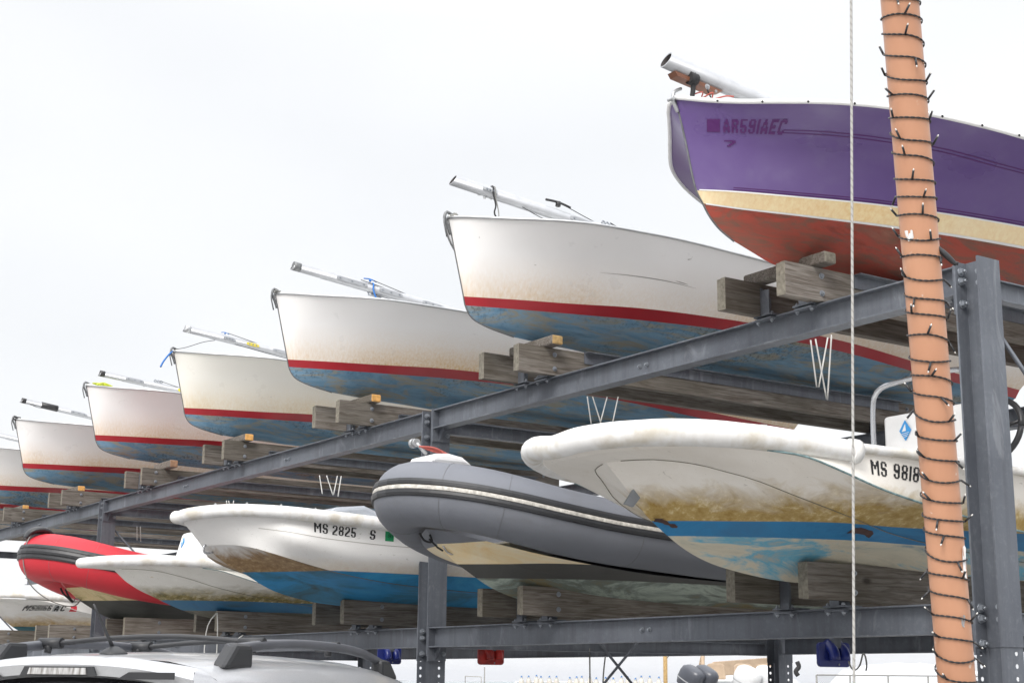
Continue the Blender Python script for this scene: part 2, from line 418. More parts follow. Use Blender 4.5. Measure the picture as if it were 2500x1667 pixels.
def patch_on(hull, pts, mat, name, parent, off=.002, side=1, nsub=6):
    """sticker laid on the hull: quad corners (s,z)"""
    hb = bmesh.new(); hb.from_mesh(hull.data); tree = BVHTree.FromBMesh(hb); mb = MB(); n = nsub; vs = []
    for i in range(n+1):
        for j in range(n+1):
            a = Vector(pts[0]).lerp(Vector(pts[1]), i/n); b = Vector(pts[3]).lerp(Vector(pts[2]), i/n); p = a.lerp(b, j/n)
            hit = tree.ray_cast(Vector((3*side, p.x, p.y)), Vector((-side, 0, 0)))
            vs.append((hit[0] + hit[1]*off*(1 if hit[1].x*side > 0 else -1)) if hit[0] else Vector((.5, p.x, p.y)))
    fs = [(i*(n+1)+j, (i+1)*(n+1)+j, (i+1)*(n+1)+j+1, i*(n+1)+j+1) for i in range(n) for j in range(n)]
    mb.add(vs, fs); hb.free()
    me = bpy.data.meshes.new(name); me.from_pydata(mb.v, [], mb.f); me.materials.append(mat)
    o = bpy.data.objects.new(name, me); C.objects.link(o); o.parent = parent; return o
# ---------------------------------------------------------------- ground, water, far shore
def sheet(name, x0, x1, y0, y1, z, mat, nx=1, ny=1):
    mb = MB(); vs = [(x0+(x1-x0)*i/nx, y0+(y1-y0)*j/ny, z) for i in range(nx+1) for j in range(ny+1)]
    mb.add(vs, [(i*(ny+1)+j, (i+1)*(ny+1)+j, (i+1)*(ny+1)+j+1, i*(ny+1)+j+1) for i in range(nx) for j in range(ny)])
    o = mb.build(name, mat); setp(o, kind='structure'); return o
a = M('shell and gravel paving', .9, 0, .3); n = a.noise(.35, 5, a.obj(False)); n2 = a.noise(60, 4, a.obj(False))
a.col(a.mix(a.ramp(n2, [(.4, 0), (.65, .5)]), a.ramp(n, [(.3, (.22, .217, .21)), (.7, (.30, .295, .285))]), (.38, .37, .36))).bump(n2, .004, .4)
sheet('parking_lot', -90, 60, -60, 75, 0, a.m)
a = M('sea water', .12, 0, .5); a.col((.16, .22, .25)).bump(a.noise(.6, 5, a.obj(False, (1, 2, 1))), .15, .5)
sheet('water', -9000, 9000, -6000, 12000, -.9, a.m)
a = M('gravel bank', .95, 0, .2); a.col(a.ramp(a.noise(3, 6, a.obj(False)), [(.3, (.2, .19, .17)), (.7, (.33, .31, .28))]))
mb = MB(); mb.span((-91.5, -61.5, -1.6), (61.5, 76.5, -.006)); setp(mb.build('shore_bank', a.m), kind='structure')
# far shore: a long low wooded ridge
mb = MB(); vs = []; N = 90
for i in range(N+1):
    t = i/N; ang = R(150) + t*R(62) ; 
    for k, (dr, hz) in enumerate(((0, 0), (60, .55), (200, 1), (500, .6), (900, 0))):
        env = max(0, min(1, (t-.03)*4))*max(0, min(1, (1-t)*5))
        h = (17 + 9*noise.noise(Vector((i*.13, k*.5, 3))) + 3*noise.noise(Vector((i*.9, k, 7))))*env
        rr = 3600 + dr; vs.append((math.cos(ang)*rr, math.sin(ang)*rr, -.9 + h*hz))
mb.add(vs, [(i*5+k, (i+1)*5+k, (i+1)*5+k+1, i*5+k+1) for i in range(N) for k in range(4)], smooth=True)
setp(mb.build('far_shore', simple('far woods', (.06, .085, .06), .95, 0, .3, .02)), kind='structure')

# ---------------------------------------------------------------- steel boat rack
def Ws(mb, a, b, **k):                      # span given in rack units
    mb.span(W(*a), W(*b), **k)
rack = thing('boat_rack', 'two-level galvanised steel storage rack with paired timber bunks carrying the boats', 'boat rack', W(-2.2, 1.3, 0)*1)
rack.location.z = 0
D, FT = .0258, .0018
ZT, ZB, LT, LB = .350, .3245, .0662, .0408
GZ = -CZ/U
posts = [-.8173, -1.7124, -3.0135, -4.3155]
def holeplate(mb, y, x, z0, z1, ex, wid, hw, pitch_, r=.0017, zt=None):
    """a strip of steel with a column of round holes, built round the holes; ex: 'x' or 'y' is the strip's width axis"""
    n = max(1, int((z1-z0)/pitch_)); ph = (z1-z0)/n
    for i in range(n):
        zc = z0 + ph*(i+.5)
        def pt(a_, b_): return W(x+a_, y, zc+b_) if ex == 'x' else W(x, y+a_, zc+b_)
        K = 16; ins = [pt(hw + r*math.cos(2*math.pi*k/K)*1., r*1.1*math.sin(2*math.pi*k/K)) for k in range(K)]
        out = []
        for k in range(K):
            c, s = math.cos(2*math.pi*k/K), math.sin(2*math.pi*k/K); q = max(abs(c), abs(s)); c /= q; s /= q
            out.append(pt((hw + c*(wid-hw)) if c > 0 else hw + c*hw, s*ph/2))
        b = len(mb.v); mb.v += ins + out
        for k in range(K):
            j = (k+1) % K; mb.f.append([b+k, b+j, b+K+j, b+K+k]); mb.mi.append(0); mb.sm.append(False)
def post(x, y0, zt, name='post', fy=1.0, holes=True, near_side=-1):
    mb = MB(); Yd = .028; zs = .030 if holes else GZ
    Ws(mb, (x, y0, zs), (x+FT, y0+Yd, zt)); Ws(mb, (x+D-FT, y0, zs), (x+D, y0+Yd, zt))
    Ws(mb, (x+FT, y0+Yd/2-.0006, zs), (x+D-FT, y0+Yd/2+.0006, zt))
    if holes:
        for xx, hw in ((x+FT/2, .0055), (x+D-FT/2, .0190)):
            holeplate(mb, y0, xx, -.03, zs, 'y', Yd, hw, .0094)
            Ws(mb, (xx-FT/2, y0, GZ), (xx+FT/2, y0+Yd, -.03))
        holeplate(mb, y0+Yd/2, x+FT, -.03, zs, 'x', D-2*FT, D-.006, .0115)
        Ws(mb, (x+FT, y0+Yd/2-.0006, GZ), (x+D-FT, y0+Yd/2+.0006, -.03))
        Ws(mb, (x-.012, y0-.01, GZ+.0005), (x+D+.012, y0+Yd+.01, GZ+.004))
    return mb.build(name, MAT['steel'], rack)
for i, x in enumerate(posts):
    post(x, 1.0, (.3535, .3515, .3515, .3515)[i])
    post(x + .016, 1.6, .352)
def beam_x(x0, x1, y0, zb, zt, wy, name, bolts=()):
    mb = MB(); t = .0014
    for xm in bolts:
        for dx in (-.006, .006): mb.bolt(W(xm+dx, y0+wy/2-.0007, (zb+zt)/2), (0, -1, 0), .012, .01, 1)
    Ws(mb, (x0, y0, zb), (x1, y0+wy, zb+t)); Ws(mb, (x0, y0, zt-t), (x1, y0+wy, zt))
    Ws(mb, (x0, y0+wy/2-.0006, zb+t), (x1, y0+wy/2+.0006, zt-t))
    return mb.build(name, [MAT['steel'], MAT['bolt']], rack)
def endplate(x, y0, y1, zb, zt, sgn, bolts):
    """plate bolted to a post flange; sgn = direction of its outward face"""
    mb = MB(); t = .0018; Ws(mb, (x, y0, zb), (x+sgn*t, y1, zt))
    for (yy, zz) in bolts: mb.bolt(W(x+sgn*t, yy, zz), (sgn, 0, 0), .014, .013, 1)
    return mb.build('end_plate', [MAT['steel'], MAT['bolt']], rack)
ends = [(posts[k+1]+D, posts[k]) for k in range(3)] + [(posts[3]-1.3, posts[3])]
for i, (xa, xb) in enumerate(ends):
    for zb, zt in ((ZB, ZT), (LB, LT)):
        beam_x(xa+.02, xb+.012, 1.6005, zb+.001, zt, .0185, 'back_beam')
        zs = (zt-.004, zt-.011, zb-.0065)
        for x, sg in ((xa, 1), (xb, -1)):
            mb = MB(); Ws(mb, (x, 1.0006, zb-.017), (x+sg*.002, 1.0272, zt+.0006))
            for zz in (zt-.005, zt-.0135, zb-.008): mb.bolt(W(x+sg*.002, 1.0235 if sg > 0 else 1.024, zz), (sg, 0, 0), .013, .012, 1)
            # gusset web under the beam
            gy = 1.011; q = [W(x+sg*.002, gy, zb-.0002), W(x+sg*.0135, gy, zb-.0002), W(x+sg*.002, gy, zb-.015)]
            q2 = [p+Vector((0, .009, 0)) for p in q]; mb.add(q+q2, [(0, 1, 2), (5, 4, 3), (0, 3, 4, 1), (1, 4, 5, 2), (2, 5, 3, 0)])
            xf = x + (-FT if sg > 0 else FT)      # nuts on the inner face of the flange
            for zz in (zt-.005, zt-.0135, zb-.008): mb.bolt(W(xf, 1.0065, zz), (-sg, 0, 0), .016, .017, 1)
            mb.build('end_plate', [MAT['steel'], MAT['bolt']], rack)
        beam_x(xa+.0022, xb-.0022, 1.0012, zb, zt, .0185, 'front_beam', [xa+(xb-xa)*k for k in ((.5,) if i == 0 else (.33, .66))])
# frames at the posts: cross beams and crossed rods
for i, x in enumerate(posts):
    for zb, zt in ((.3215, .3395), (.040, .058)):
        mb = MB(); t = .0012; xc = x + .0075
        Ws(mb, (xc, 1.0285, zb), (xc+.0105, 1.5995, zb+t)); Ws(mb, (xc, 1.0285, zt-t), (xc+.0105, 1.5995, zt)); Ws(mb, (xc+.004, 1.0285, zb+t), (xc+.0052, 1.5995, zt-t))
        if i == 0:
            for zz in (zt+.004, zt-.006): mb.bolt(W(x+D*.66, 1.0133, zz), (0, -1, 0), .015, .015, 1)
        mb.build('cross_beam', [MAT['steel'], MAT['bolt']], rack)
    mb = MB(); mb.sweep([W(x+.019, 1.026, .295), W(x+.019, 1.60, -.25)], .011, 8); mb.build('brace_rod', MAT['steel'], rack)
    mb = MB(); mb.sweep([W(x+.023, 1.60, .295), W(x+.023, 1.026, -.25)], .011, 8); mb.build('brace_rod', MAT['steel'], rack)
# bunks: doubled planks in pairs, angle uprights, clips
def plank(xn, z0, ya, yb, hgt=.0322):
    for k in range(2):
        mb = MB(); x1 = xn - k*.0068; zz = z0 + (.0006 if k else 0); y0 = ya + (.0012 if k else 0)
        mb.span(W(x1-.0066, y0, zz), W(x1, yb, zz+hgt-.0006*k), mis=[0, 0, 1, 1, 0, 0])
        if k == 0:
            for zb_ in (z0+.0075, z0+.0245):
                for yb_ in (1.002, 1.608): mb.bolt(W(x1, yb_, zb_), (1, 0, 0), .013, .009, 2)
        o = mb.build('bunk_plank', [MAT['wood'], MAT['wood_end'], MAT['bolt']], rack, bevel=.003)
    return o
def upright(x, y, zb, zt, sg, chamfer=True):
    """angle iron: leg against the plank, leg facing the front"""
    mb = MB(); w_ = .0135; t = .0013
    a = [(0, zb), (w_, zb), (w_, zt-(.009 if chamfer else 0)), (.0015, zt), (0, zt)]
    vs = [W(x, y+p, q) for p, q in a] + [W(x+sg*t, y+p, q) for p, q in a]; n = 5
    mb.add(vs, [tuple(range(n)), tuple(range(2*n-1, n-1, -1))] + [(i, (i+1) % n, n+(i+1) % n, n+i) for i in range(n)])
    Ws(mb, (x, y, zb), (x+sg*.012, y+t, zb+(zt-zb)*.88))
    return mb.build('upright', MAT['steel'], rack)
def clip(x, zt):
    mb = MB()
    Ws(mb, (x-.013, .9955, zt+.0004), (x+.013, 1.018, zt+.0022)); Ws(mb, (x-.010, .994, zt-.0034), (x+.013, 1.0008, zt-.0018))
    for dx in (-.0095, .0095): mb.bolt(W(x+dx, .9985, zt-.0034), (0, 0, -1), .011, .009, 1); mb.bolt(W(x+dx, .9985, zt+.0022), (0, 0, 1), .010, .008, 1)
    return mb.build('clip', [MAT['steel'], MAT['bolt']], rack)
UP = [(-.974, .076, .955), (-1.409, .066, .951), (-1.858, .062, .95), (-2.297, .068, .965), (-2.704, .07, .975), (-3.1405, .07, .962), (-3.558, .07, .957), (-3.99, .07, .957)]
LO = [(-.948, .087, .945), (-1.400, .074, .953), (-1.812, .072, .944), (-2.262, .072, .954), (-2.640, .078, .938), (-3.12, .07, .95), (-3.60, .07, .95), (-3.99, .07, .95)]
for lev, (rows, zt) in enumerate(((UP, ZT), (LO, LT))):
    for i, (xn, gap, ya) in enumerate(rows):
        z0 = zt + (.0015 if lev == 0 else .0055)
        for k, xx in enumerate((xn, xn-gap)):
            plank(xx, z0, ya - .006*k, 1.645)
            if k == 0: upright(xx-.0142, .997, zt+.0006, z0+.028, -1)
            else: upright(xx+.0006, .994, zt+.0006, z0+.0275, 1)
            upright(xx-.0142 if k == 0 else xx+.0006, 1.602, zt+.0006, z0+.028, -1 if k == 0 else 1)
            clip(xx - .020 + (0 if k == 0 else .022), zt)
        if lev == 0:            # stiffening angle along the near plank
            zs = z0 + (.0190 if i == 0 or i == 1 else .0065)
            mb = MB(); Ws(mb, (xn+.0004, 1.045, zs), (xn+.0016, 1.59, zs+.0135)); Ws(mb, (xn+.0016, 1.045, zs+.0123), (xn+.0100, 1.59, zs+.0135))
            mb.build('bunk_angle', MAT['steel'], rack)
# chocks across the upper bunks
CH = [(-.9568, .112, .9976, 'grey', 'weathered grey timber chock under the purple sailboat'),
      (-1.3909, .092, .9937, 'old', 'brown timber chock under the nearest, largest-looking white sailboat'),
      (-1.8467, .088, 1.0025, 'fresh', 'orange-ended chock under the white sailboat with the blue cord on its mast'),
      (-2.2841, .088, 1.0033, 'fresh', 'orange-ended chock under the white sailboat with a blue tail hanging at its bow'),
      (-2.6702, .088, 1.0235, 'brown', 'chunky brown chock without an orange end, under the fourth white sailboat from the purple one'),
      (-3.146, .088, 1.0035, 'fresh', 'orange-ended chock under the leftmost sailboat that shows its whole bow'),
      (-3.5903, .088, 1.0153, 'fresh', 'small orange-ended chock at the left edge, nearest the frame border')]
for xe, ln, yy, kind, lab in CH:
    mb = MB(); z0 = .3841; h = .0115 if kind != 'brown' else .014
    mb.span(W(xe-ln, yy-.008, z0), W(xe, yy+.008, z0+h), mis=[0, 0, 0, 0, 1, 1])
    e = {'grey': MAT['wood_end'], 'old': MAT['oldend'], 'fresh': MAT['fresh'], 'brown': simple('brown end', (.26, .15, .09), .9, 0, .3, 30)}[kind]
    o = mb.build('timber_chock', [MAT['wood'], e], None, bevel=.012, origin=W(xe-ln/2, yy, z0)); setp(o, lab, 'wood block', 'chocks laid across the upper bunks')

# ---------------------------------------------------------------- sailing dinghies
S0 = .876
def sh(row, dy=S0): return [(x, s+dy, z) for x, s, z in row]
DS = sh([(0, 0, .532), (.014, .0055, .530), (.034, .019, .527), (.062, .043, .5225), (.098, .080, .518), (.124, .117, .514), (.139, .16, .5105), (.152, .23, .507), (.160, .295, .502), (.164, .36, .498), (.165, .5, .490), (.156, .7, .482), (.136, .93, .476)])
DM = sh([(0, .0115, .486), (.020, .03, .4845), (.043, .065, .483), (.083, .13, .479), (.113, .2, .475), (.134, .30, .471), (.143, .42, .466), (.145, .55, .461), (.134, .72, .454), (.113, .93, .447)])
DT = sh([(0, .023, .440), (.025, .08, .4395), (.050, .14, .4385), (.085, .22, .4375), (.106, .33, .4365), (.114, .45, .4355), (.112, .56, .433), (.100, .70, .4265), (.080, .93, .420)])
DB = sh([(0, .0255, .4295), (.020, .08, .429), (.042, .14, .428), (.075, .24, .4265), (.096, .34, .4255), (.104, .45, .4245), (.102, .56, .422), (.092, .70, .4155), (.072, .93, .409)])
DC = sh([(0, .034, .4165), (.012, .09, .4135), (.032, .18, .4105), (.055, .30, .408), (.068, .45, .406), (.067, .6, .402), (.060, .75, .399), (.045, .93, .398)])
DD = sh([(0, .053, .4085), (.008, .12, .4045), (.018, .2, .401), (.030, .33, .3975), (.036, .48, .3955), (.035, .65, .394), (.028, .93, .394)])
DK = sh([(0, .095, .4005), (0, .15, .3975), (0, .25, .395), (0, .38, .3925), (0, .55, .3905), (0, .75, .390), (0, .93, .391)])

def end_fit(mb, y, z):
    """bow casting and chain plate at the stem head"""
    mb.sweep([L_((0, y+.006, z+.004)), L_((0, y-.003, z+.007)), L_((0, y-.0055, z-.001)), L_((0, y-.001, z-.010)), L_((0, y+.003, z-.02))], .011, 8, n=14)
    mb.sweep([L_((-.003, y-.004, z+.004)), L_((.003, y-.008, z-.006)), L_((.002, y-.003, z-.024))], .006, 6, n=10)

def sailboat(label, group, topside, X, dY=0, dZ=0, proto=None, parts=None):
    r = thing('sailing_dinghy', label, 'sailboat', (0, 0, 0), group)
    sft = (0, 1.34, .39)
    def shift(mb): 
        for v in mb.v: v -= Vector(sft)*U
        return mb
    mb = MB()
    loft(mb, [([DS, DM, DT], [0, 0], [5, 5]), ([DT, DB], [1], [2]), ([DB, DC, DD, DK], [2, 2, 2], [4, 3, 3])], uv0=DT, cmat=0)
    shift(mb).build('hull', [topside, MAT['red'], MAT['blue']], r)
    mb = MB(); lsweep(mb, [(x*1.012, s-.0008, z+.0006) for x, s, z in DS], .0085, 90, 8, True, caps=True); shift(mb).build('rub_rail', MAT['grey_alu'], r)
    # deck: cambered foredeck and side decks with a cockpit well
    mb = MB(); n = 60; ed = catmull(DS, n); rows = []
    for t in (1, .6, .2, -.2, -.6, -1):
        rows.append([Vector((p.x*t*U, p.y*U, (p.z + .006*(1-t*t) + .0003)*U)) for p in ed])
    vs = [p for rw in rows for p in rw]; fs = []
    for i in range(5):
        for j in range(n-1):
            cock = (n*.45 < j < n*.93) and 1 <= i <= 3
            if not cock: fs.append((i*n+j, (i+1)*n+j, (i+1)*n+j+1, i*n+j+1))
    mb.add(vs, fs, 0, True)
    j0, j1 = int(n*.45)+1, int(n*.93)
    a = rows[1][j0]; b = rows[1][j1]; dz = Vector((0, 0, -.35))
    well = [rows[1][j0], rows[1][j1], rows[4][j1], rows[4][j0]]
    mb.add(well + [p+dz for p in well], [(0, 1, 5, 4), (1, 2, 6, 5), (2, 3, 7, 6), (3, 0, 4, 7), (4, 5, 6, 7)])
    shift(mb).build('deck', MAT['deck'], r)
    # stem strip
    mb = MB(); st = [(0, s[0][1]-.0006, s[0][2]) for s in (DS, DM, DT, DB, DC, DD, DK)]
    lsweep(mb, st, .0045, 40, 6); shift(mb).build('stem_strip', MAT['stem'], r)
    mb = MB(); end_fit(mb, DS[0][1], DS[0][2]); shift(mb).build('bow_fitting', MAT['stem'], r)
    mb = MB(); mb.prism([(-.0, .44), (.05, .43), (.045, .36), (.0, .38)], L_((-.004, 1.808, 0)), Vector((0, U, 0)), Vector((0, 0, U)), Vector((U, 0, 0)), .02*1)
    r.location = Vector((X*U, (sft[1]+dY)*U, CZ + (sft[2]+dZ)*U))
    return r
def copy_thing(src, X, dY, dZ, label, swap=None, skip=()):
    r = src.copy(); C.objects.link(r); r['label'] = label
    r.location = Vector((X*U, (1.34+dY)*U, CZ + (.39+dZ)*U))
    for ch in list(src.children):
        c = ch.copy(); C.objects.link(c); c.parent = r
        if swap and ch.name.startswith('hull'):
            c.data = ch.data.copy(); c.data.materials[0] = swap
    return r
G1 = 'white sailing dinghies with a red stripe on the upper bunks'
d1 = sailboat('white red-striped sailboat right beside the purple one, long grey scratch on its side', G1, MAT['ws'], -1.449)
copy_thing(d1, -1.900, -.012, .0005, 'white red-striped sailboat whose bare mast butt carries a blue cord')
copy_thing(d1, -2.345, .011, -.002, 'ivory-tinted red-striped sailboat with a thin blue tail hanging from its bow', MAT['ws_cream'])
copy_thing(d1, -2.780, .006, .008, 'white red-striped sailboat with a yellow-green line heaped on its bow')
copy_thing(d1, -3.220, -.003, .003, 'small-looking white red-striped sailboat, leftmost whose whole bow shows, above the red inflatable')
copy_thing(d1, -3.660, .004, .003, 'white red-striped sailboat cut off by the left edge of the picture')

# ---------------------------------------------------------------- purple keelboat
PS = [(0, .843, .5245), (.006, .8436, .5225), (.016, .850, .5195), (.030, .8625, .516), (.050, .880, .5125), (.075, .901, .5092), (.105, .928, .505), (.130, .962, .5015), (.149, 1.0, .4975), (.163, 1.04, .4935), (.175, 1.085, .489), (.184, 1.15, .484), (.188, 1.25, .479), (.186, 1.45, .470), (.172, 1.7, .464), (.145, 1.95, .466)]
PM = [(0, .855, .486), (.018, .875, .4835), (.042, .908, .480), (.075, .955, .476), (.110, 1.02, .471), (.140, 1.1, .465), (.161, 1.22, .458), (.166, 1.45, .449), (.15, 1.7, .444), (.118, 1.95, .446)]
PC = [(0, .867, .4405), (.018, .895, .4395), (.045, .95, .4375), (.078, 1.02, .4345), (.112, 1.12, .430), (.135, 1.24, .426), (.145, 1.45, .419), (.13, 1.7, .415), (.095, 1.95, .418)]
PD = [(0, .8745, .4295), (.014, .91, .4275), (.036, .96, .4250), (.070, 1.04, .4205), (.100, 1.13, .4165), (.122, 1.25, .412), (.130, 1.45, .405), (.115, 1.7, .402), (.085, 1.95, .407)]
PE = [(0, .882, .419), (.008, .92, .4145), (.026, .99, .410), (.05, 1.1, .404), (.075, 1.25, .399), (.085, 1.45, .393), (.075, 1.7, .392), (.055, 1.95, .4)]
PF = [(0, .894, .4085), (.004, .93, .404), (.013, 1.0, .400), (.028, 1.12, .394), (.04, 1.3, .389), (.044, 1.5, .386), (.035, 1.75, .388), (.025, 1.95, .398)]
PK = [(0, .912, .3995), (0, .935, .3925), (0, .960, .3855), (0, 1.0, .3845), (0, 1.15, .383), (0, 1.5, .381), (0, 1.75, .384), (0, 1.95, .397)]
r = thing('keelboat', 'big purple sailboat with a cream stripe and red bottom, top right of the rack', 'sailboat', W(-.995, 1.4, .383))
SH = Vector((0, 1.4, .383))*U
mb = MB(); loft(mb, [([PS, PM, PC], [0, 0], [5, 5]), ([PC, PD], [1], [3]), ([PD, PE, PF, PK], [2, 2, 2], [4, 4, 3])], uv0=PC)
for v in mb.v: v -= SH
ph = mb.build('hull', [MAT['purple'], MAT['cream'], MAT['redbot']], None); ph.parent = r
def sub(mb, name, mats, sh_=SH, par=None, **k):
    for v in mb.v: v -= sh_
    o = mb.build(name, mats, None, **k); o.parent = par or r; return o
mb = MB(); lsweep(mb, [(x*1.01+.0003*(x > 0), s-.001, z+.001) for x, s, z in PS], .0125, 110, 10, True); sub(mb, 'rub_rail', MAT['white_trim'])
mb = MB()
for q in catmull([(x*1.01, s, z) for x, s, z in PS], 30)[1:]: mb.bolt(L_((q.x+.0030, q.y-.001, q.z)), (.9, -.3, -.2), .005, .003)
sub(mb, 'rail_screws', MAT['dark'])
mb = MB(); n = 60; ed = catmull(PS, n)
rows = [[Vector((p.x*t*U, p.y*U, (p.z+.004*(1-t*t))*U)) for p in ed] for t in (1, .5, 0, -.5, -1)]
mb.add([p for q in rows for p in q], [(i*n+j, (i+1)*n+j, (i+1)*n+j+1, i*n+j+1) for i in range(4) for j in range(n-1)], 0, True)
sub(mb, 'deck', MAT['deck'])
mb = MB(); lsweep(mb, [(0, .844, .524), (0, .8545, .486), (0, .8665, .4405), (0, .874, .4295), (0, .8815, .419), (0, .8935, .4085), (0, .9115, .3995)], .005, 40, 8); sub(mb, 'stem_strip', MAT['stem'])
mb = MB(); lsweep(mb, [(0, .850, .536), (0, .842, .531), (0, .8405, .523), (0, .846, .512)], .010, 14, 8); lsweep(mb, [(-.004, .838, .523), (.004, .838, .523)], .009, 6, 8); sub(mb, 'bow_fitting', MAT['grey_alu'])
PURPLE = (r, ph)
# ---------------------------------------------------------------- powerboats on the lower bunks
def tr(row, dy=0, dz=0, sx=1): return [(x*sx, y+dy, z+dz) for x, y, z in row]
WR = [(0, .705, .187), (.03, .707, .190), (.06, .720, .1915), (.09, .745, .192), (.112, .775, .191), (.125, .81, .1895), (.134, .86, .187), (.140, .90, .185)]
WR2 = [(.1395, .885, .1885), (.143, .95, .1880), (.148, 1.05, .1855), (.15, 1.2, .181), (.149, 1.6, .175)]
WS = [(0, .714, .182), (.03, .7165, .183), (.057, .728, .1835), (.084, .751, .1835), (.106, .779, .183), (.119, .812, .1815), (.131, .86, .1815), (.139, .92, .185), (.1455, 1.05, .183), (.148, 1.2, .1785), (.147, 1.6, .1725)]
WB = [(0, .7245, .1795), (.028, .727, .1805), (.055, .737, .181), (.083, .757, .1815), (.108, .783, .1815), (.128, .815, .180), (.139, .845, .1765), (.142, .882, .168), (.141, .930, .157), (.134, 1.0, .148), (.129, 1.1, .137), (.124, 1.25, .126), (.12, 1.6, .118)]
WA = [(0, .757, .1785), (.012, .763, .1795), (.040, .776, .1785), (.064, .802, .174), (.078, .82, .168), (.090, .837, .1624), (.1015, .875, .150), (.101, .924, .140), (.093, .965, .134), (.082, 1.01, .1285), (.076, 1.1, .12), (.072, 1.25, .112), (.068, 1.6, .108)]
WM = [(0, .781, .1560), (.012, .797, .149), (.026, .822, .1415), (.042, .862, .1325), (.055, .92, .122), (.055, 1.05, .109), (.049, 1.3, .101), (.046, 1.6, .1)]
WK = [(0, .800, .137), (0, .819, .124), (0, .843, .1105), (0, .870, .1010), (0, .905, .0945), (0, .944, .090), (0, 1.0, .088), (0, 1.2, .087), (0, 1.6, .089)]
def vee(row, k): return [(x, y + k*x*math.exp(-max(0, y-.7)/.14), z) for x, y, z in row]
WR, WS, WB, WA = vee(WR, .09), vee(WS, .09), vee(WB, .07), WA
WR_, WR2_, WS_, WB_, WA_, WM_ = WR, WR2, WS, WB, WA, WM
GRM = [(.30, .19, .045), (.42, .30, .11), (.62, .52, .32)]

def whaler(name, label, X, mats, dY=0, dZ=0, zk=.087, kfix=None, kz=1., kv=0., fr=1., kx=1.):
    g = lambda row, e=1.: [(x*kx, y, .09+(z-.09)*kz) for x, y, z in vee(row, kv*e)]
    WR, WR2, WS, WB, WA, WM = g(WR_), g(WR2_), g(WS_), g(WB_), g(WA_, .6), g(WM_, 0)
    r = thing(name, label, 'motorboat', W(X, 1.15+dY, zk+dZ)); sft = Vector((0, 1.15, zk))*U
    hull_m, rail_m = mats
    mb = MB(); loft(mb, [([WS, WB], [0], [3]), ([WB, WA], [0], [5]), ([WA, WM, kfix or WK], [0, 0], [5, 5])], n=90, power=1.15)
    h = sub(mb, 'hull', [hull_m], sft, r)
    mb = MB(); full = [(-x, y, z) for x, y, z in WR[::-1]] + WR[1:]
    wob = lambda t: .0113*U*fr*(1 - .22*(abs(t-.5)*2)**2.5 - .12*math.exp(-((t-.5)/.10)**2) + .012*math.sin(t*37) + .008*math.sin(t*83+1))
    mb.sweep([L_(p) for p in full], wob, 16, n=120); sub(mb, 'bow_fender', rail_m, sft, r)
    mb = MB(); lsweep(mb, WR2, .0040*U*fr, 50, 12, True); sub(mb, 'rub_rail', rail_m, sft, r)
    for sg in (1, -1):
        mb = MB(); p = WR[-1]; mb.sweep([L_((p[0]*sg, p[1]-.004, p[2])), L_((p[0]*sg*1.005, p[1]+.004, p[2]-.0003))], .0102*U*fr, 16)
        sub(mb, 'fender_clamp', rail_m, sft, r)
    # inner liner and sole
    mb = MB(); n = 50; A = catmull(WS, n); 
    ins = [[(p.x*k, p.y + q*.035*max(0, 1-(p.y-.7)*2), z) for p in A for z in [p.z+.002 if q == 0 else .1685]] for q, k in ((0, .985), (1, .84))]
    vs = []
    ins = [[q for q, p in zip(rw, A) if p.y > .80] for rw in ins]; n = len(ins[0])
    for sg in (1, -1):
        b = len(vs); vs += [L_((x*sg, y, z)) for x, y, z in ins[0]] + [L_((x*sg, y, z)) for x, y, z in ins[1]]
        for j in range(n-1): 
            q = [b+j, b+n+j, b+n+j+1, b+j+1]; mb.f.append(q); mb.mi.append(0); mb.sm.append(True)
    for j in range(n-1): mb.f.append([n+j, 3*n+j, 3*n+j+1, n+j+1]); mb.mi.append(0); mb.sm.append(False)
    mb.v = [Vector(v) for v in vs]; sub(mb, 'cockpit_liner', MAT['deck'], sft, r)
    return r, h, sft
def zl(z, zk=.087): return (z-zk)*U
hm = band_mat('whaler paint cream', [zl(.1215), zl(.1335)],
    [[(.08, .20, .28), (.44, .42, .34), (.52, .48, .38), (.10, .34, .48), (.36, .35, .30)], [(.012, .11, .26), (.02, .18, .38), (.03, .13, .27)], [(.74, .70, .64), (.82, .79, .74)]],
    grime=GRM, gz=(zl(.1335), zl(.166)), gk=1.35, edge=.002)
rm = M('soiled white fender', .6, 0, .3); n_ = rm.noise(7, 5); f_ = rm.noise(1, 4, rm.obj(scale=(16, 16, 4)))
rm.col(rm.mix(rm.ramp(n_, [(.47, 0), (.66, .65)]), rm.ramp(f_, [(.25, (.66, .65, .635)), (.65, (.75, .75, .745))]), (.46, .41, .32))).bump(n_, .006, .35)
FEND = rm.m
bigw, bigh, bsf = whaler('skiff', 'cream skiff with a fat white bow fender, blue bottom and number MS 9818', -.99, (hm, FEND))
# bow eye
mb = MB(); mb.prism([(-.03, -.062), (.018, -.040), (.024, .02), (-.002, .062), (-.03, .03)], L_((.003, .7835, .1505)), Vector((0, .80, -.6)), Vector((0, .6, .80)), Vector((1, 0, 0)), .012)
for v in mb.v: v -= bsf
o = mb.build('bow_eye', MAT['bolt'], None); o.parent = bigw
mb = MB(); lsweep(mb, [(x+.0006, y, z-.0003) for x, y, z in WA[1:]], .0020, 60, 5, True); sub(mb, 'chine_edge', simple('painted crease shade', (.20, .185, .14), .8), bsf, bigw)  # crease shade painted as a dark line so the knuckle reads
# boot-top trim lines along the two knuckles
mb = MB(); lsweep(mb, [(x+.0006, y, z-.0004) for x, y, z in WB[5:]], .0052, 70, 6, True); sub(mb, 'spray_strip', simple('weathered teal strip', (.16, .24, .25), .8, 0, .45, 30), bsf, bigw)

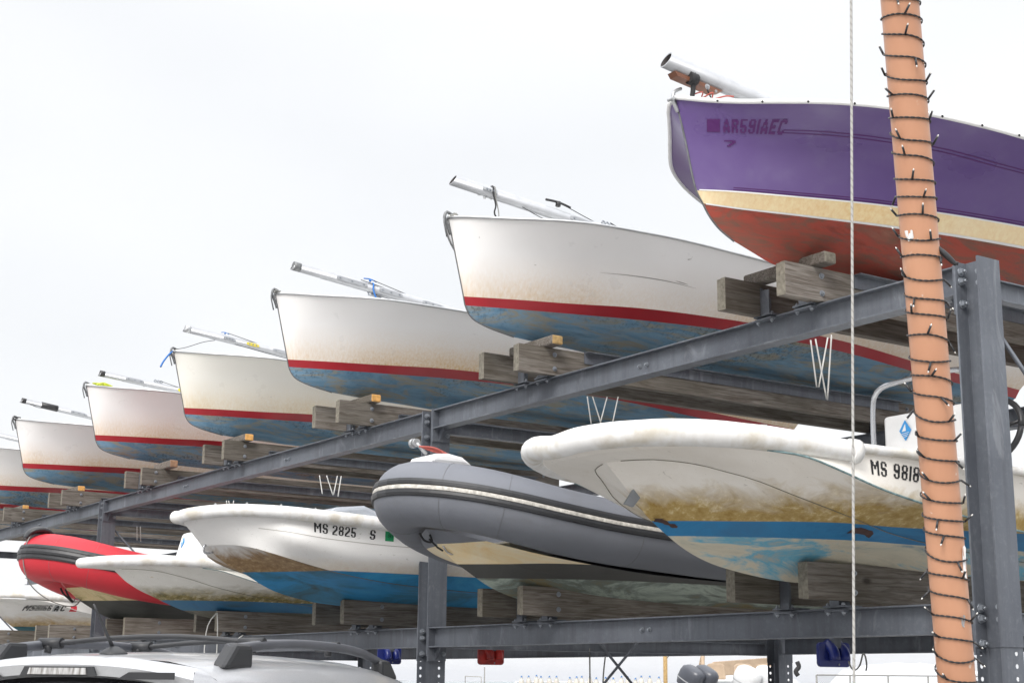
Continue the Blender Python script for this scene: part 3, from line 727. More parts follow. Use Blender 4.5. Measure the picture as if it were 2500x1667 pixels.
hm2 = band_mat('whaler paint old', [zl(.107), zl(.122)],
    [[(.08, .07, .05), (.16, .13, .08), (.10, .10, .08), (.20, .19, .15)], [(.05, .09, .11), (.03, .14, .28), (.05, .16, .24)], [(.68, .67, .62), (.78, .77, .73)]],
    grime=[(.10, .085, .02), (.24, .19, .06), (.42, .38, .25)], gz=(zl(.122), zl(.148)), gk=1.2, edge=.003, blot=(.50, .33, .10))
kf = [(0, .798, .141), (0, .818, .130), (0, .842, .119), (0, .872, .108), (0, .907, .099), (0, .945, .094), (0, 1.0, .092), (0, 1.2, .09), (0, 1.6, .092)]
smw, smh, ssf = whaler('skiff', 'small scruffy white skiff, mossy bow, between the red inflatable and MS 2825', -2.30, (hm2, FEND), .036, -.003, kfix=kf, kz=.86, kv=.75, fr=.78, kx=.84)
mb = MB(); lsweep(mb, [(x+.0006, y, z-.0004) for x, y, z in [(x_*.84, y_, .09+(z_-.09)*.86) for x_, y_, z_ in vee(WB, .75)[5:]]], .003, 70, 6, True); sub(mb, 'spray_strip', simple('teal strip', (.13, .19, .2), .8, 0, .4, 30), ssf, smw)
mb = MB(); lsweep(mb, [(x*.84+.0006, y, .09+(z-.09)*.86-.0003) for x, y, z in vee(WA, .45)[1:]], .0018, 60, 5, True); sub(mb, 'chine_edge', simple('painted crease shade', (.22, .21, .15), .8), ssf, smw)  # same painted crease shade along the small skiff's knuckle
mb = MB(); mb.sweep([L_((.004, .835, .137)), L_((.004, .823, .133)), L_((.004, .820, .143)), L_((.004, .829, .147)), L_((.004, .835, .137))], .006, 6, n=16); sub(mb, 'bow_eye', MAT['ss'], ssf, smw)

hm3 = band_mat('whaler paint pale', [zl(.108), zl(.124)],
    [[(.03, .03, .02), (.13, .085, .03), (.10, .13, .12), (.20, .13, .05)], [(.03, .13, .17), (.07, .22, .27), (.11, .20, .20)], [(.74, .73, .70), (.80, .79, .77)]],
    grime=[(.42, .27, .10), (.55, .40, .20), (.68, .55, .36)], gz=(zl(.124), zl(.156)), gk=.95, edge=.003)
farw, farh, fsf = whaler('skiff', 'white skiff numbered MS 8166 AC at the far left, behind the cars', -3.64, (hm3, FEND), .200, -.010, kv=.25, fr=.60)
mb = MB(); mb.sweep([L_((.003, .786, .149)), L_((.003, .772, .147)), L_((.003, .770, .155)), L_((.003, .778, .158))], .007, 6, n=14); sub(mb, 'bow_eye', MAT['ss'], fsf, farw)

# MS 2825
ZK2 = .090
TR = [(0, .716, .2005), (.020, .720, .203), (.045, .733, .205), (.070, .751, .206), (.095, .775, .2055), (.118, .81, .2035), (.133, .86, .200), (.142, .93, .196), (.148, 1.02, .190), (.15, 1.1, .1865), (.147, 1.5, .176)]
TS = [(0, .724, .196), (.019, .728, .1985), (.043, .741, .200), (.067, .758, .2005), (.091, .782, .1995), (.113, .815, .197), (.127, .862, .1935), (.136, .93, .189), (.142, 1.02, .184), (.144, 1.1, .180), (.141, 1.5, .17)]
TF = [(0, .738, .182), (.020, .745, .182), (.045, .758, .181), (.072, .777, .179), (.097, .799, .1755), (.122, .826, .168), (.126, .88, .158), (.127, .95, .150), (.126, 1.1, .143), (.122, 1.5, .137)]
TC = [(0, .752, .1665), (.025, .7625, .1665), (.052, .775, .165), (.078, .790, .160), (.093, .812, .1525), (.100, .845, .1435), (.105, .89, .1335), (.103, .94, .1265), (.10, .985, .1225), (.098, 1.1, .117), (.093, 1.5, .113)]
TM = [(0, .772, .1525), (.018, .795, .1465), (.036, .826, .139), (.052, .87, .128), (.060, .93, .1165), (.058, 1.02, .110), (.052, 1.5, .104)]
TK = [(0, .7865, .1440), (0, .8135, .1320), (0, .835, .1205), (0, .856, .112), (0, .892, .1035), (0, .93, .0985), (0, 1.1, .093), (0, 1.5, .091)]
hm4 = band_mat('MS 2825 paint', [(.1355-ZK2)*U],
    [[(.03, .12, .16), (.02, .18, .34), (.02, .24, .50), (.03, .28, .52), (.08, .20, .26)], [(.78, .77, .755), (.84, .835, .82)]],
    grime=[(.66, .50, .33), (.74, .62, .46), (.80, .72, .6)], gz=((.1355-ZK2)*U, (.156-ZK2)*U), gk=.55, edge=.002)
hm5 = band_mat('MS 2825 forefoot', [(.1355-ZK2)*U],
    [[(.03, .07, .085), (.02, .15, .26), (.02, .22, .46), (.03, .25, .46)], [(.66, .65, .63), (.78, .775, .765)]],
    grime=[(.20, .115, .045), (.30, .19, .085), (.45, .33, .18)], gz=((.1355-ZK2)*U, (.169-ZK2)*U), gk=2.2, edge=.002)
m25 = thing('skiff', 'white skiff numbered MS 2825 with a bright blue bottom and brown-stained forefoot', 'motorboat', W(-1.84, 1.1, ZK2)); msf = Vector((0, 1.1, ZK2))*U
mb = MB(); loft(mb, [([TS, TF, TC], [0, 0], [5, 5]), ([TC, TM, TK], [1, 1], [5, 5])], n=90, power=1.15)
m25h = sub(mb, 'hull', [hm4, hm5], msf, m25)
mb = MB(); full = [(-x, y, z) for x, y, z in TR[::-1]] + TR[1:]
mb.sweep([L_(p) for p in full], lambda t: .0082*U*(1+.02*math.sin(t*53)), 14, n=170); sub(mb, 'rub_rail', FEND, msf, m25)
mb = MB(); lsweep(mb, [(x+.0006, y, z-.0003) for x, y, z in TC[3:]], .0022, 60, 5, True); sub(mb, 'chine_edge', simple('dark chine line', (.16, .13, .09), .8), msf, m25)  # thin dark line following the chine
mb = MB()
for k in range(14):
    q = catmull(TR, 40)[3+k*2]; mb.bolt(L_((q.x-.004, q.y, q.z+.0084)), (0, 0, 1), .008, .006)
sub(mb, 'rail_fasteners', MAT['grey_alu'], msf, m25)
mb = MB(); mb.sweep([L_((.004, .7635, .1585)), L_((.004, .752, .1575)), L_((.004, .751, .166)), L_((.004, .758, .169)), L_((.004, .765, .1625))], .008, 8, n=18); sub(mb, 'bow_eye', MAT['ss'], msf, m25)
mb = MB()   # covered console showing over the rail
mb.prism([(0, 0), (.55, 0), (.52, .16), (.40, .20), (.14, .17)], W(-1.90, .90, .196)+Vector((0, 0, 0)), Vector((0, 1, 0)), Vector((0, 0, 1)), Vector((1, 0, 0)), .5)
for v in mb.v: v -= Vector(m25.location)
o = mb.build('windscreen', simple('cloudy grey screen', (.42, .45, .50), .25, 0, .15, 7), None, bevel=.03); o.parent = m25
mb = MB(); mb.span(L_((-.09, .80, .174)), L_((.09, 1.45, .176))); sub(mb, 'cockpit_sole', MAT['deck'], msf, m25)

# ---- rigid inflatables
IP2 = [(0,.812,.2035),(.020,.816,.203),(.042,.828,.200),(.062,.845,.196),(.080,.866,.190),(.096,.895,.182),(.106,.935,.173),(.110,1.0,.164),(.110,1.1,.157),(.109,1.2,.152),(.107,1.45,.147),(.105,1.53,.146)]
IP3 = [(0,.826,.1995),(.018,.830,.199),(.038,.841,.1965),(.057,.857,.193),(.075,.877,.188),(.091,.903,.181),(.103,.940,.1725),(.109,1.0,.164),(.110,1.1,.157),(.109,1.2,.152),(.107,1.45,.147),(.105,1.53,.146)]
IU = [(0, .846, .163), (.026, .856, .159), (.054, .874, .151), (.076, .905, .142), (.088, .945, .134), (.093, 1.0, .127), (.094, 1.1, .119), (.092, 1.5, .110)]
IC = [(0, .862, .146), (.016, .888, .138), (.036, .925, .1275), (.054, .975, .117), (.066, 1.05, .1085), (.074, 1.2, .102), (.075, 1.5, .099)]
IK = [(0, .881, .1305), (0, .903, .118), (0, .928, .1045), (0, .956, .0945), (0, .99, .088), (0, 1.05, .084), (0, 1.2, .081), (0, 1.5, .081)]
def rib(label, X, dZ, tube_m, hull_m, strip_m, strip2_m, rad=.036, belts=None, dY=0, IP=IP3):
    zk = .081; r = thing('inflatable_boat', label, 'inflatable boat', W(X, 1.15+dY, zk+dZ)); sft = Vector((0, 1.15, zk))*U
    full = [(-x, y, z) for x, y, z in IP[::-1]] + IP[1:]
    def rr(t):
        e = min(t, 1-t); return rad*U*(1 if e > .035 else (.45+.55*(e/.035)**.5))
    mb = MB(); mb.sweep([L_(p) for p in full], rr, 32, n=150); tube = sub(mb, 'tube', tube_m, sft, r)
    mb = MB(); loft(mb, [([IU, IC], [0], [4]), ([IC, IK], [0], [4])], n=70, power=1.1); sub(mb, 'hull', hull_m, sft, r)
    # belts laid along the outer side of the tube
    def belt(name, ang, w_, m_, bulge=.004, dark=None):
        P = catmull([L_(p) for p in full], 150); mb = MB(); sec = []
        for i, p in enumerate(P):
            t = (P[min(i+1, 149)]-P[max(i-1, 0)]).normalized(); out = t.cross(Vector((0, 0, 1))).normalized()
            c0 = Vector((0, L_((0, 1.2, 0)).y, p.z)); 
            if out.dot(p-c0) < 0: out = -out
            upv = t.cross(out); 
            if upv.z < 0: upv = -upv
            ring = []
            for k, (da, ex) in enumerate(((-w_, -.002), (-w_*.75, bulge), (0, bulge*1.25), (w_*.75, bulge), (w_, -.002))):
                a = R(ang) + da; ring.append(p + (out*math.cos(a)+upv*math.sin(a))*(rr(i/149)+ex))
            sec.append(ring)
        mb.add([q for s_ in sec for q in s_], [(i*5+k, i*5+k+1, (i+1)*5+k+1, (i+1)*5+k) for i in range(149) for k in range(4)], 0, False)
        return sub(mb, name, m_, sft, r)
    for nm, ang, w_, m_, bu in belts: belt(nm, ang, w_, m_, bu)
    # fabric seams round the tube
    P = catmull([L_(p) for p in full], 300); mb = MB()
    for i0 in (56, 98, 128, 140, 160, 172, 202, 232):
        p = P[i0]; t = (P[i0+1]-P[i0-1]).normalized(); a = t.cross(Vector((0, 0, 1))).normalized(); b = t.cross(a)
        mb.sweep([p + (a*math.cos(2*math.pi*k/40)+b*math.sin(2*math.pi*k/40))*(rr(i0/299)+.0002) for k in range(41)], .0014, 5, caps=False)
    sub(mb, 'tube_seams', simple('seam glue', (.14, .14, .145), .7), sft, r)
    # floor
    mb = MB(); mb.span(L_((-.08, .93, .150)), L_((.08, 1.5, .152))); mb.span(L_((-.1, 1.49, .095)), L_((.1, 1.50, .175))); sub(mb, 'floor_and_transom', MAT['deck'], sft, r)
    return r, sft, full, rr
def fabric(name, c, dirt):
    a = M(name, .55, 0, .35); n = a.noise(2.2, 5); n2 = a.noise(6, 6, a.obj(scale=(1, .4, 1)), .7)
    cc = a.ramp(n, [(.3, tuple(x*.9 for x in c)), (.7, c)]); cc = a.mix(a.ramp(n2, [(.56, 0), (.75, .4)]), cc, dirt)
    a.col(cc).bump(a.noise(3.5, 2), .02, .12); return a.m
hg = band_mat('rib hull grey boat', [(.112-.081)*U, (.1265-.081)*U, (.1475-.081)*U],
    [[(.05, .055, .05), (.36, .42, .36), (.14, .17, .15), (.20, .16, .08), (.06, .05, .04)], [(.055, .055, .052), (.08, .078, .072)], [(.78, .52, .20), (.82, .66, .40), (.82, .75, .58)], (.16, .17, .195)], edge=.002)
blt = [('rub_belt', 17, .11, MAT['black'], .012), ('white_belt', 7.5, .075, simple('scuffed white belt', (.50, .48, .44), .7, 0, .35, 40), .006), ('rub_belt', -2, .11, MAT['black'], .012)]
grib, gsf, gfull, grr = rib('grey inflatable boat with a white and black rubbing belt, left of the fat-fendered skiff', -1.435, 0, fabric('grey hypalon', (.165, .175, .20), (.12, .12, .125)), hg, None, None, belts=blt)
hr = band_mat('rib hull red boat', [(.1075-.081)*U, (.129-.081)*U, (.151-.081)*U],
    [[(.03, .032, .03), (.06, .065, .055)], [(.045, .047, .044), (.07, .072, .066)], [(.56, .42, .20), (.66, .54, .30), (.30, .25, .07)], (.42, .015, .02)], edge=.002)
blt = [('rub_belt', 24, .10, MAT['black'], .012), ('rub_belt', 11, .12, MAT['black'], .016), ('rub_belt', -2, .10, MAT['black'], .012), ('rub_belt', 17.5, .07, MAT['black'], .004), ('rub_belt', 4.5, .07, MAT['black'], .004)]
rrib, rsf, rfull, rrr = rib('bright red inflatable boat with wide black ribbed belts, above the silver car', -2.735, .006, fabric('red hypalon', (.56, .03, .045), (.30, .04, .05)), hr, None, None, rad=.0415, belts=blt, IP=IP2)
# fittings on the grey boat: bow locker with roller, lashed line, handles, console, wheel
def P_(x, y, z): return L_((x, y, z))
mb = MB(); mb.prism([(-.11, 0), (-.09, .055), (.02, .065), (.12, .05), (.20, 0)], P_(-.018, .850, .2325), Vector((0, 1, 0)), Vector((0, 0, 1)), Vector((1, 0, 0)), .30)
sub(mb, 'bow_locker', MAT['white_trim'], gsf, grib, bevel=.02)
mb = MB(); mb.sweep([P_(.004, .829, .257), P_(.004, .842, .246)], .012, 8); c = P_(.004, .829, .2575)
mb.sweep([c-Vector((.05, 0, 0)), c-Vector((.02, 0, 0))], .030, 20); mb.sweep([c-Vector((.015, 0, 0)), c+Vector((.006, 0, 0))], .026, 20)
sub(mb, 'anchor_roller', MAT['grey_alu'], gsf, grib)
mb = MB()
for k in range(5): mb.sweep([P_(.022+k*.001, .822+k*.003, .2505-k*.001), P_(.030, .84+k*.006, .2485-k*.002), P_(.030, .856+k*.004, .240-k*.002)], .006, 6, n=14)
sub(mb, 'lashed_line', MAT['rope_r'], gsf, grib)
mb = MB(); mb.prism([(0, 0), (.02, .10), (.38, .135), (.46, .10), (.50, 0)], P_(.02, .985, .183), Vector((0, 1, 0)), Vector((0, 0, 1)), Vector((1, 0, 0)), .33); sub(mb, 'console', MAT['white_trim'], gsf, grib, bevel=.02)
mb = MB(); cc = P_(.05, 1.095, .196); 
for ra in (.17,): mb.sweep([cc + Vector((math.cos(a)*ra, .3*math.sin(a)*ra, .95*math.sin(a)*ra)) for a in [2*math.pi*k/36 for k in range(37)]], .008, 8)
for a in (.5, 2.6, 4.7): mb.sweep([cc, cc + Vector((math.cos(a)*.17, .3*math.sin(a)*.17, .95*math.sin(a)*.17))], .006, 6)
sub(mb, 'steering_wheel', MAT['ss'], gsf, grib)
def handle(y, full, rr, ang=38):
    """moulded lifting handle on the upper shoulder of the starboard tube"""
    P = catmull([L_(p) for p in full], 400); i = min(range(200, 398), key=lambda k: abs(P[k].y-y*U)); p = P[i]; t = (P[i+1]-P[i-1]).normalized()
    out = Vector((t.y, -t.x, 0)).normalized(); out = out if out.x > 0 else -out; n_ = (out*math.cos(R(ang)) + Vector((0, 0, 1))*math.sin(R(ang))); q = p + n_*rr(i/400); s = t.cross(n_)
    mb = MB(); ol = [(math.cos(2*math.pi*k/24)*.17, math.sin(2*math.pi*k/24)*.062) for k in range(24)]
    mb.prism(ol, q-n_*.012, t, s, n_, .018)
    mb.sweep([q-t*.11+n_*.005, q-t*.06+n_*.035, q+n_*.042, q+t*.06+n_*.035, q+t*.11+n_*.005], .015, 8, n=16); return mb
sub(handle(1.12, gfull, grr), 'lifting_handle', MAT['black'], gsf, grib)
mb = MB()
for k, (y0, y1) in enumerate(((1.075, 1.15), (1.15, 1.215), (1.215, 1.3))):
    mb.sweep([P_(.088, y0, .1955-.05*(y0-1.07)), P_(.086, (y0+y1)/2, .1885-.05*(y0-1.07)), P_(.088, y1, .1935-.05*(y1-1.07))], .016, 8, n=16)
    mb.sweep([P_(.088, y1-.004, .192), P_(.088, y1+.002, .2005), P_(.088, y1+.008, .191)], .018, 8, n=10)
sub(mb, 'grab_rope', MAT['rope_k'], gsf, grib)
mb = MB(); mb.span(P_(.02, 1.06, .180), P_(.075, 1.34, .1985)); sub(mb, 'black_cover', MAT['rope_k'], gsf, grib, bevel=.03)
mb = MB(); mb.sweep([P_(0, .838, .158), P_(.004, .842, .150), P_(.004, .852, .149), P_(.002, .85, .157)], .007, 8, n=14); mb.sweep([P_(.004, .848, .152), P_(.006, .858, .143), P_(.004, .866, .140)], .006, 6); sub(mb, 'tow_strap', MAT['rope_k'], gsf, grib)
mb = MB(); mb.sweep([P_(.003, .866, .147), P_(.004, .872, .139), P_(.004, .880, .137), P_(.004, .875, .145), P_(.003, .866, .147)], .006, 6, n=16); sub(mb, 'bow_eye', MAT['ss'], gsf, grib)
# red boat: bow roller cap, painter, eye
mb = MB()
P = [(0, .776, .235), (0, .785, .247), (0, .80, .2515), (0, .815, .249), (0, .83, .242)]
mb.sweep([L_(p) for p in P], lambda t: .11*math.sin(math.pi*(.15+.7*t)), 14, n=16, squash=.35); sub(mb, 'bow_cap', MAT['black'], rsf, rrib)
mb = MB(); mb.sweep([P_(0, .802, .257), P_(.01, .782, .238), P_(.014, .772, .20), P_(.012, .788, .155), P_(.012, .83, .125), P_(.012, .87, .118), P_(.004, .885, .130)], .006, 6, n=40); sub(mb, 'painter', MAT['rope_g'], rsf, rrib)
mb = MB(); mb.sweep([P_(.004, .846, .150), P_(.004, .852, .140), P_(.004, .862, .132), P_(.004, .872, .124), P_(.004, .862, .136), P_(.004, .855, .148)], .010, 6, n=20); sub(mb, 'tow_strap', MAT['rope_k'], rsf, rrib)
mb = MB(); mb.sweep([P_(.003, .872, .126), P_(.003, .876, .133), P_(.003, .885, .128), P_(.003, .872, .126)], .006, 6, n=16); sub(mb, 'bow_eye', MAT['ss'], rsf, rrib)

# consoles in the skiffs
def diamond(o, ex, ey, en, sc, parent, col=None):
    mb = MB(); mb.prism([(0, -1), (.72, 0), (0, 1), (-.72, 0)], o, ex*sc, ey*sc, en, .004)
    ob = mb.build('logo', MAT['bluelogo'], None); mb2 = MB()
    e2 = o + en*.0042
    mb2.prism([(-.38, -.10), (.06, .62), (.12, -.05)], e2, ex*sc, ey*sc, en, .002)
    for k in range(3): mb2.prism([(-.42+.12*k, -.30-.17*k), (.50-.10*k, -.20-.17*k), (.50-.10*k, -.24-.17*k), (-.42+.12*k, -.34-.17*k)], e2, ex*sc, ey*sc, en, .002)
    o2 = mb2.build('logo_sail', MAT['white_trim'], None)
    for q in (ob, o2):
        for v in q.data.vertices: v.co -= Vector(parent.location)
    ob.parent = parent; o2.parent = ob; return ob
def world_sub(mb, name, mats, par, **k):
    for v in mb.v: v -= Vector(par.location)
    o = mb.build(name, mats, None, **k); o.parent = par; return o
EX, EY, EZ = Vector((1, 0, 0)), Vector((0, 1, 0)), Vector((0, 0, 1))
cy = 1.12
mb = MB(); mb.span(W(-1.0125, cy, .14), W(-.90, cy+.035, .2585)); cons = world_sub(mb, 'console', MAT['white_trim'], bigw, bevel=.02)
diamond(W(-.9836, cy-.0008, .2412), EX, EZ, -EY, .056, bigw)
mb = MB(); mb.sweep([W(-1.0195, cy-.006, .14), W(-1.0195, cy-.006, .268), W(-1.017, cy-.006, .279), W(-1.008, cy-.006, .286), W(-.99, cy-.006, .2885), W(-.92, cy-.006, .290), W(-.90, cy-.006, .285), W(-.895, cy-.006, .27), W(-.893, cy-.006, .14)], .015, 10, n=60); world_sub(mb, 'console_rail', MAT['ss'], bigw)
mb = MB(); c = W(-.925, cy+.06, .240)
mb.sweep([c + Vector((math.cos(a)*.165, .25*math.sin(a)*.165, math.sin(a)*.165)) for a in [2*math.pi*k/36 for k in range(37)]], .017, 8)
for a in (.2, 2.3, 4.4): mb.sweep([c, c + Vector((math.cos(a)*.16, .25*math.sin(a)*.16, math.sin(a)*.16))], .011, 6)
world_sub(mb, 'steering_wheel', MAT['black'], bigw)
# small skiff console
mb = MB(); b0 = [W(-2.372, .912, .165), W(-2.274, .912, .165), W(-2.274, .99, .165), W(-2.372, .99, .165)]; t0 = [W(-2.352, .922, .231), W(-2.280, .922, .231), W(-2.280, .965, .231), W(-2.352, .965, .231)]
mb.add(b0+t0, [(3, 2, 1, 0), (4, 5, 6, 7), (0, 1, 5, 4), (1, 2, 6, 5), (2, 3, 7, 6), (3, 0, 4, 7)]); world_sub(mb, 'console', MAT['white_trim'], smw, bevel=.03)
en = (b0[1]-b0[0]).cross(t0[0]-b0[0]).normalized(); diamond(W(-2.338, .9195, .2145)+en*.004, EX, (t0[0]-b0[0]).normalized(), en, .05, smw)
en = (b0[2]-b0[1]).cross(t0[1]-b0[1]).normalized(); mb = MB(); mb.prism([(-.012, -.06), (.030, -.06), (.055, .07), (.012, .07)], W(-2.2775, .945, .207)+en*.002, (b0[2]-b0[1]).normalized(), EZ, en, .006); world_sub(mb, 'maker_plate', MAT['letter'], smw)
copy_thing(d1, -4.090, .004, .003, 'white red-striped hull seen only from below, behind the left end of the upper beam')
copy_thing(d1, -4.520, .004, .003, 'farthest red-striped hull, a dark sliver between the last bunks on the left')
# ---------------------------------------------------------------- masts lying on the sailboats
def mast(label, X, p0, p1, ln, rad, extra):
    """p0: butt end (Y, z), p1: another point on the axis"""
    a = W(X, *p0); b = W(X, *p1); d = (b-a).normalized()
    r = thing('mast', label, 'mast', a, 'bare masts laid along the sailboats'); n_ = d.cross(Vector((-1, 0, 0))).normalized()
    if n_.z < 0: n_ = -n_
    K = 20; mb = MB(); e = a + d*ln
    X_ = Vector((1, 0, 0))
    def ring(c, r_, cut=0): return [c + (X_*math.cos(2*math.pi*k/K) + n_*math.sin(2*math.pi*k/K)*1.18)*r_ + d*(cut*math.sin(2*math.pi*k/K)) for k in range(K)]
    rs = [ring(a+d*.14, rad*.86), ring(a, rad*.86, .018), ring(a, rad, .018), ring(a+d*ln*.5, rad), ring(e, rad)]
    mis = [1, 0, 0, 0]; vs = [p for q in rs for p in q]
    for i in range(4):
        mb.add([], []); 
    b0 = len(mb.v); mb.v += vs
    for i in range(4):
        for k in range(K):
            j = (k+1) % K; mb.f.append([b0+i*K+k, b0+i*K+j, b0+(i+1)*K+j, b0+(i+1)*K+k]); mb.mi.append(mis[i]); mb.sm.append(i != 1)
    mb.f.append([b0+k for k in range(K)]); mb.mi.append(1); mb.sm.append(False)
    mb.f.append([b0+4*K+k for k in range(K)]); mb.mi.append(0); mb.sm.append(False)
    mb.build('mast_tube', [MAT['alu'], MAT['hole']], r)
    mb = MB(); mb.sweep([a+d*.25 - n_*rad*1.15, a+d*(ln*.9) - n_*rad*1.15], rad*.16, 6); mb.build('sail_track', MAT['alu'], r)
    for f in extra: f(r, a, d, n_, rad)
    return r
def band_(x0, x1, m_, name, k=1.06):
    def f(r, a, d, n_, rad):
        mb = MB(); mb.sweep([a+d*x0, a+d*x1], rad*k, 20, squash=1.16); mb.build(name, m_, r)
    return f
def plate_(x0, x1, side=1, m_=None, name='mast_plate', w_=.5):
    def f(r, a, d, n_, rad):
        mb = MB(); X_ = Vector((1, 0, 0)); c = a + X_*rad*1.0*side
        q = [(x0, -.3), (x0+.03, -w_), (x1-.03, -w_), (x1, -.3), (x1, .3), (x1-.03, w_), (x0+.03, w_), (x0, .3)]
        mb.prism([(u, v*rad) for u, v in q], c - X_*.006, d, n_, X_, .012)
        for u in (x0+.03, (x0+x1)/2, x1-.03): mb.bolt(c + d*u + X_*.006, X_, .006, .004, 1)
        mb.build(name, [m_ or MAT['alu'], MAT['bolt']], r)
    return f
def wire_(x0, x1, off0, off1, m_=None, rr=.003, name='stay'):
    def f(r, a, d, n_, rad):
        mb = MB(); p = a+d*x0+n_*off0; q = a+d*x1+n_*off1; mb.sweep([p+Vector((.03, 0, 0)), (p+q)/2-Vector((0, 0, .01)), q], rr, 5, n=8); mb.build(name, m_ or MAT['rope_k'], r)
    return f
def hang_(x0, pts, m_, rr=.006, name='tie_cord', knot=False):
    def f(r, a, d, n_, rad):
        c = a+d*x0; mb = MB(); P = [c + n_*rad*1.25 - Vector((rad*.6, 0, 0)), c + n_*rad*1.1 + Vector((rad*.9, 0, 0)), c + Vector((rad*1.25, 0, 0)) - n_*rad*.6] + [c + Vector((rad*1.2, y, z)) for y, z in pts]
        mb.sweep(P, rr, 6, n=26)
        if knot: q = P[-2]; mb.sweep([q+Vector((0, -.012, .012)), q+Vector((0, .01, -.012))], rr*3, 8)
        mb.build(name, m_, r)
    return f
def cleat_(x0, off, m_, s=1., name='cleat'):
    def f(r, a, d, n_, rad):
        mb = MB(); c = a+d*x0+n_*off; mb.sweep([c-d*.10*s, c-d*.03*s+n_*.008, c+d*.03*s+n_*.008, c+d*.10*s], .009*s, 6, n=10); mb.sweep([c-n_*.02*s, c+n_*.012*s], .018*s, 8); mb.build(name, m_, r)
    return f
def shackle_(x0, off, name='shackle', m_=None):
    def f(r, a, d, n_, rad):
        mb = MB(); c = a+d*x0+n_*off
        for k in range(3):
            q = c + d*(.035*k); mb.sweep([q, q+n_*.022+d*.01, q+n_*.03-d*.006, q+n_*.012-d*.014, q], .006, 6, n=12)
        mb.sweep([c-n_*.01, c+d*.12-n_*.01], .010, 6); mb.build(name, m_ or MAT['bolt'], r)
    return f
def wood_pad(r, a, d, n_, rad):
    mb = MB(); c = a+d*.17-n_*(rad+.016); X_ = Vector((1, 0, 0))
    mb.prism([(-.13, 0), (-.11, -.022), (.15, -.022), (.2, 0)], c - X_*.03, d, n_, X_, .06); mb.build('wooden_step', simple('varnished block', (.16, .06, .03), .5), r)
    mb = MB(); mb.bolt(c+d*.09+X_*.03-n_*.014, X_, .012, .006); mb.bolt(c+d*.15+X_*.03-n_*.018, X_, .006, .004); mb.build('step_bolts', MAT['alu'], r)
    mb = MB(); q = c+d*.0+X_*.02
    mb.sweep([q+n_*.05, q+n_*.0, q-Vector((0, 0, .05)), q-Vector((0, .01, .12)), q-Vector((0, -.005, .16))], lambda t: .016*(1-.3*t), 7, n=14)
    mb.sweep([q-d*.03, q+d*.02], .034, 9); mb.build('lashing', MAT['rope_k'], r)
    mb = MB(); q = c+d*.09-n_*.03+X_*.03; mb.sweep([q, q+Vector((0, .03, -.05)), q+Vector((0, .035, -.10)), q+Vector((0, .04, -.13))], .004, 5, n=12); mb.build('cord_tail', MAT['rope_k'], r)
mast('thick bare mast over the purple sailboat with a brown wooden block strapped under it', -.99, (.8286, .5574), (.9257, .5469), 6.2, .040, [wood_pad])
mast('white mast over the nearest white sailboat, black cord looped round it and a black cleat', -1.449, (.8808, .5801), (1.0428, .5640), 5.6, .0335,
     [hang_(.30, [(.02, -.10), (.01, -.155), (.05, -.205), (.075, -.235)], MAT['rope_k'], .0055, knot=True), hang_(.315, [(.03, -.17), (.0, -.24), (.03, -.26)], MAT['rope_g'], .004),
      cleat_(.86, .085, MAT['dark'], 1.05), wire_(.88, 1.6, .075, .01), plate_(.95, 1.25, name='spinnaker_track'), shackle_(1.26, .04), wire_(1.3, 1.9, .06, -.01), plate_(.22, .33, m_=MAT['grey_alu'], w_=.3), cleat_(.26, -.045, MAT['grey_alu'], .55, 'hook'), shackle_(.86, -.05), wire_(.55, .95, -.04, -.06)])
mast('grey-white mast whose middle carries a bright blue cord, over the second white sailboat', -1.90, (.8895, .5784), (1.0851, .5577), 5.6, .0315,
     [band_(.0, .06, MAT['stem'], 'end_cap', 1.03), plate_(.38, .66), cleat_(.70, .065, MAT['rope_b'], .6), hang_(.72, [(.06, -.16), (.11, -.30)], MAT['rope_b'], .007, 'blue_cord'), plate_(.78, 1.0), shackle_(.70, -.048), wire_(.72, 1.75, -.055, -.02), wire_(.72, 1.9, .06, -.02), wire_(.6, 1.7, .035, .03), plate_(1.2, 1.4)])
mast('slim mast with small yellow stickers over the ivory sailboat', -2.345, (.9040, .5726), (1.0768, .5548), 5.4, .029,
     [band_(.0, .05, MAT['grey_alu'], 'end_cap', 1.03), plate_(.38, .5), cleat_(.40, .05, MAT['rope_b'], .4), wire_(.42, 1.7, .05, -.02), wire_(.5, 1.7, -.04, -.03), plate_(.62, .75, m_=simple('yellow sticker', (.6, .5, .05), .5), name='sticker'), plate_(.9, 1.2)])
mast('mast with a round yellow sticker and a red clip, over the fourth white sailboat', -2.78, (.9061, .5677), (1.0683, .5528), 5.4, .028,
     [band_(.0, .05, MAT['dark'], 'end_cap', 1.03), plate_(.28, .48), plate_(.88, .97, m_=simple('round yellow sticker', (.65, .55, .03), .5), name='sticker', w_=.8), shackle_(.62, .03), cleat_(1.0, .035, MAT['rope_r'], .5, 'red_clip'), wire_(.66, 1.6, .05, -.02), cleat_(.5, -.035, MAT['grey_alu'], .5)])
mast('thin mast with a black plastic sleeve near its end, over the fifth white sailboat', -3.22, (.8833, .5780), (1.0354, .5586), 5.4, .027,
     [band_(.0, .05, MAT['dark'], 'end_cap', 1.03), band_(.24, .44, MAT['dark'], 'plastic_sleeve', 1.25), plate_(.6, .8), wire_(.1, .3, -.03, -.03)])
mast('mast tip poking in at the left edge of the picture', -3.66, (.9293, .5705), (.998, .5612), 5.4, .028, [band_(.0, .05, MAT['dark'], 'end_cap', 1.03)])

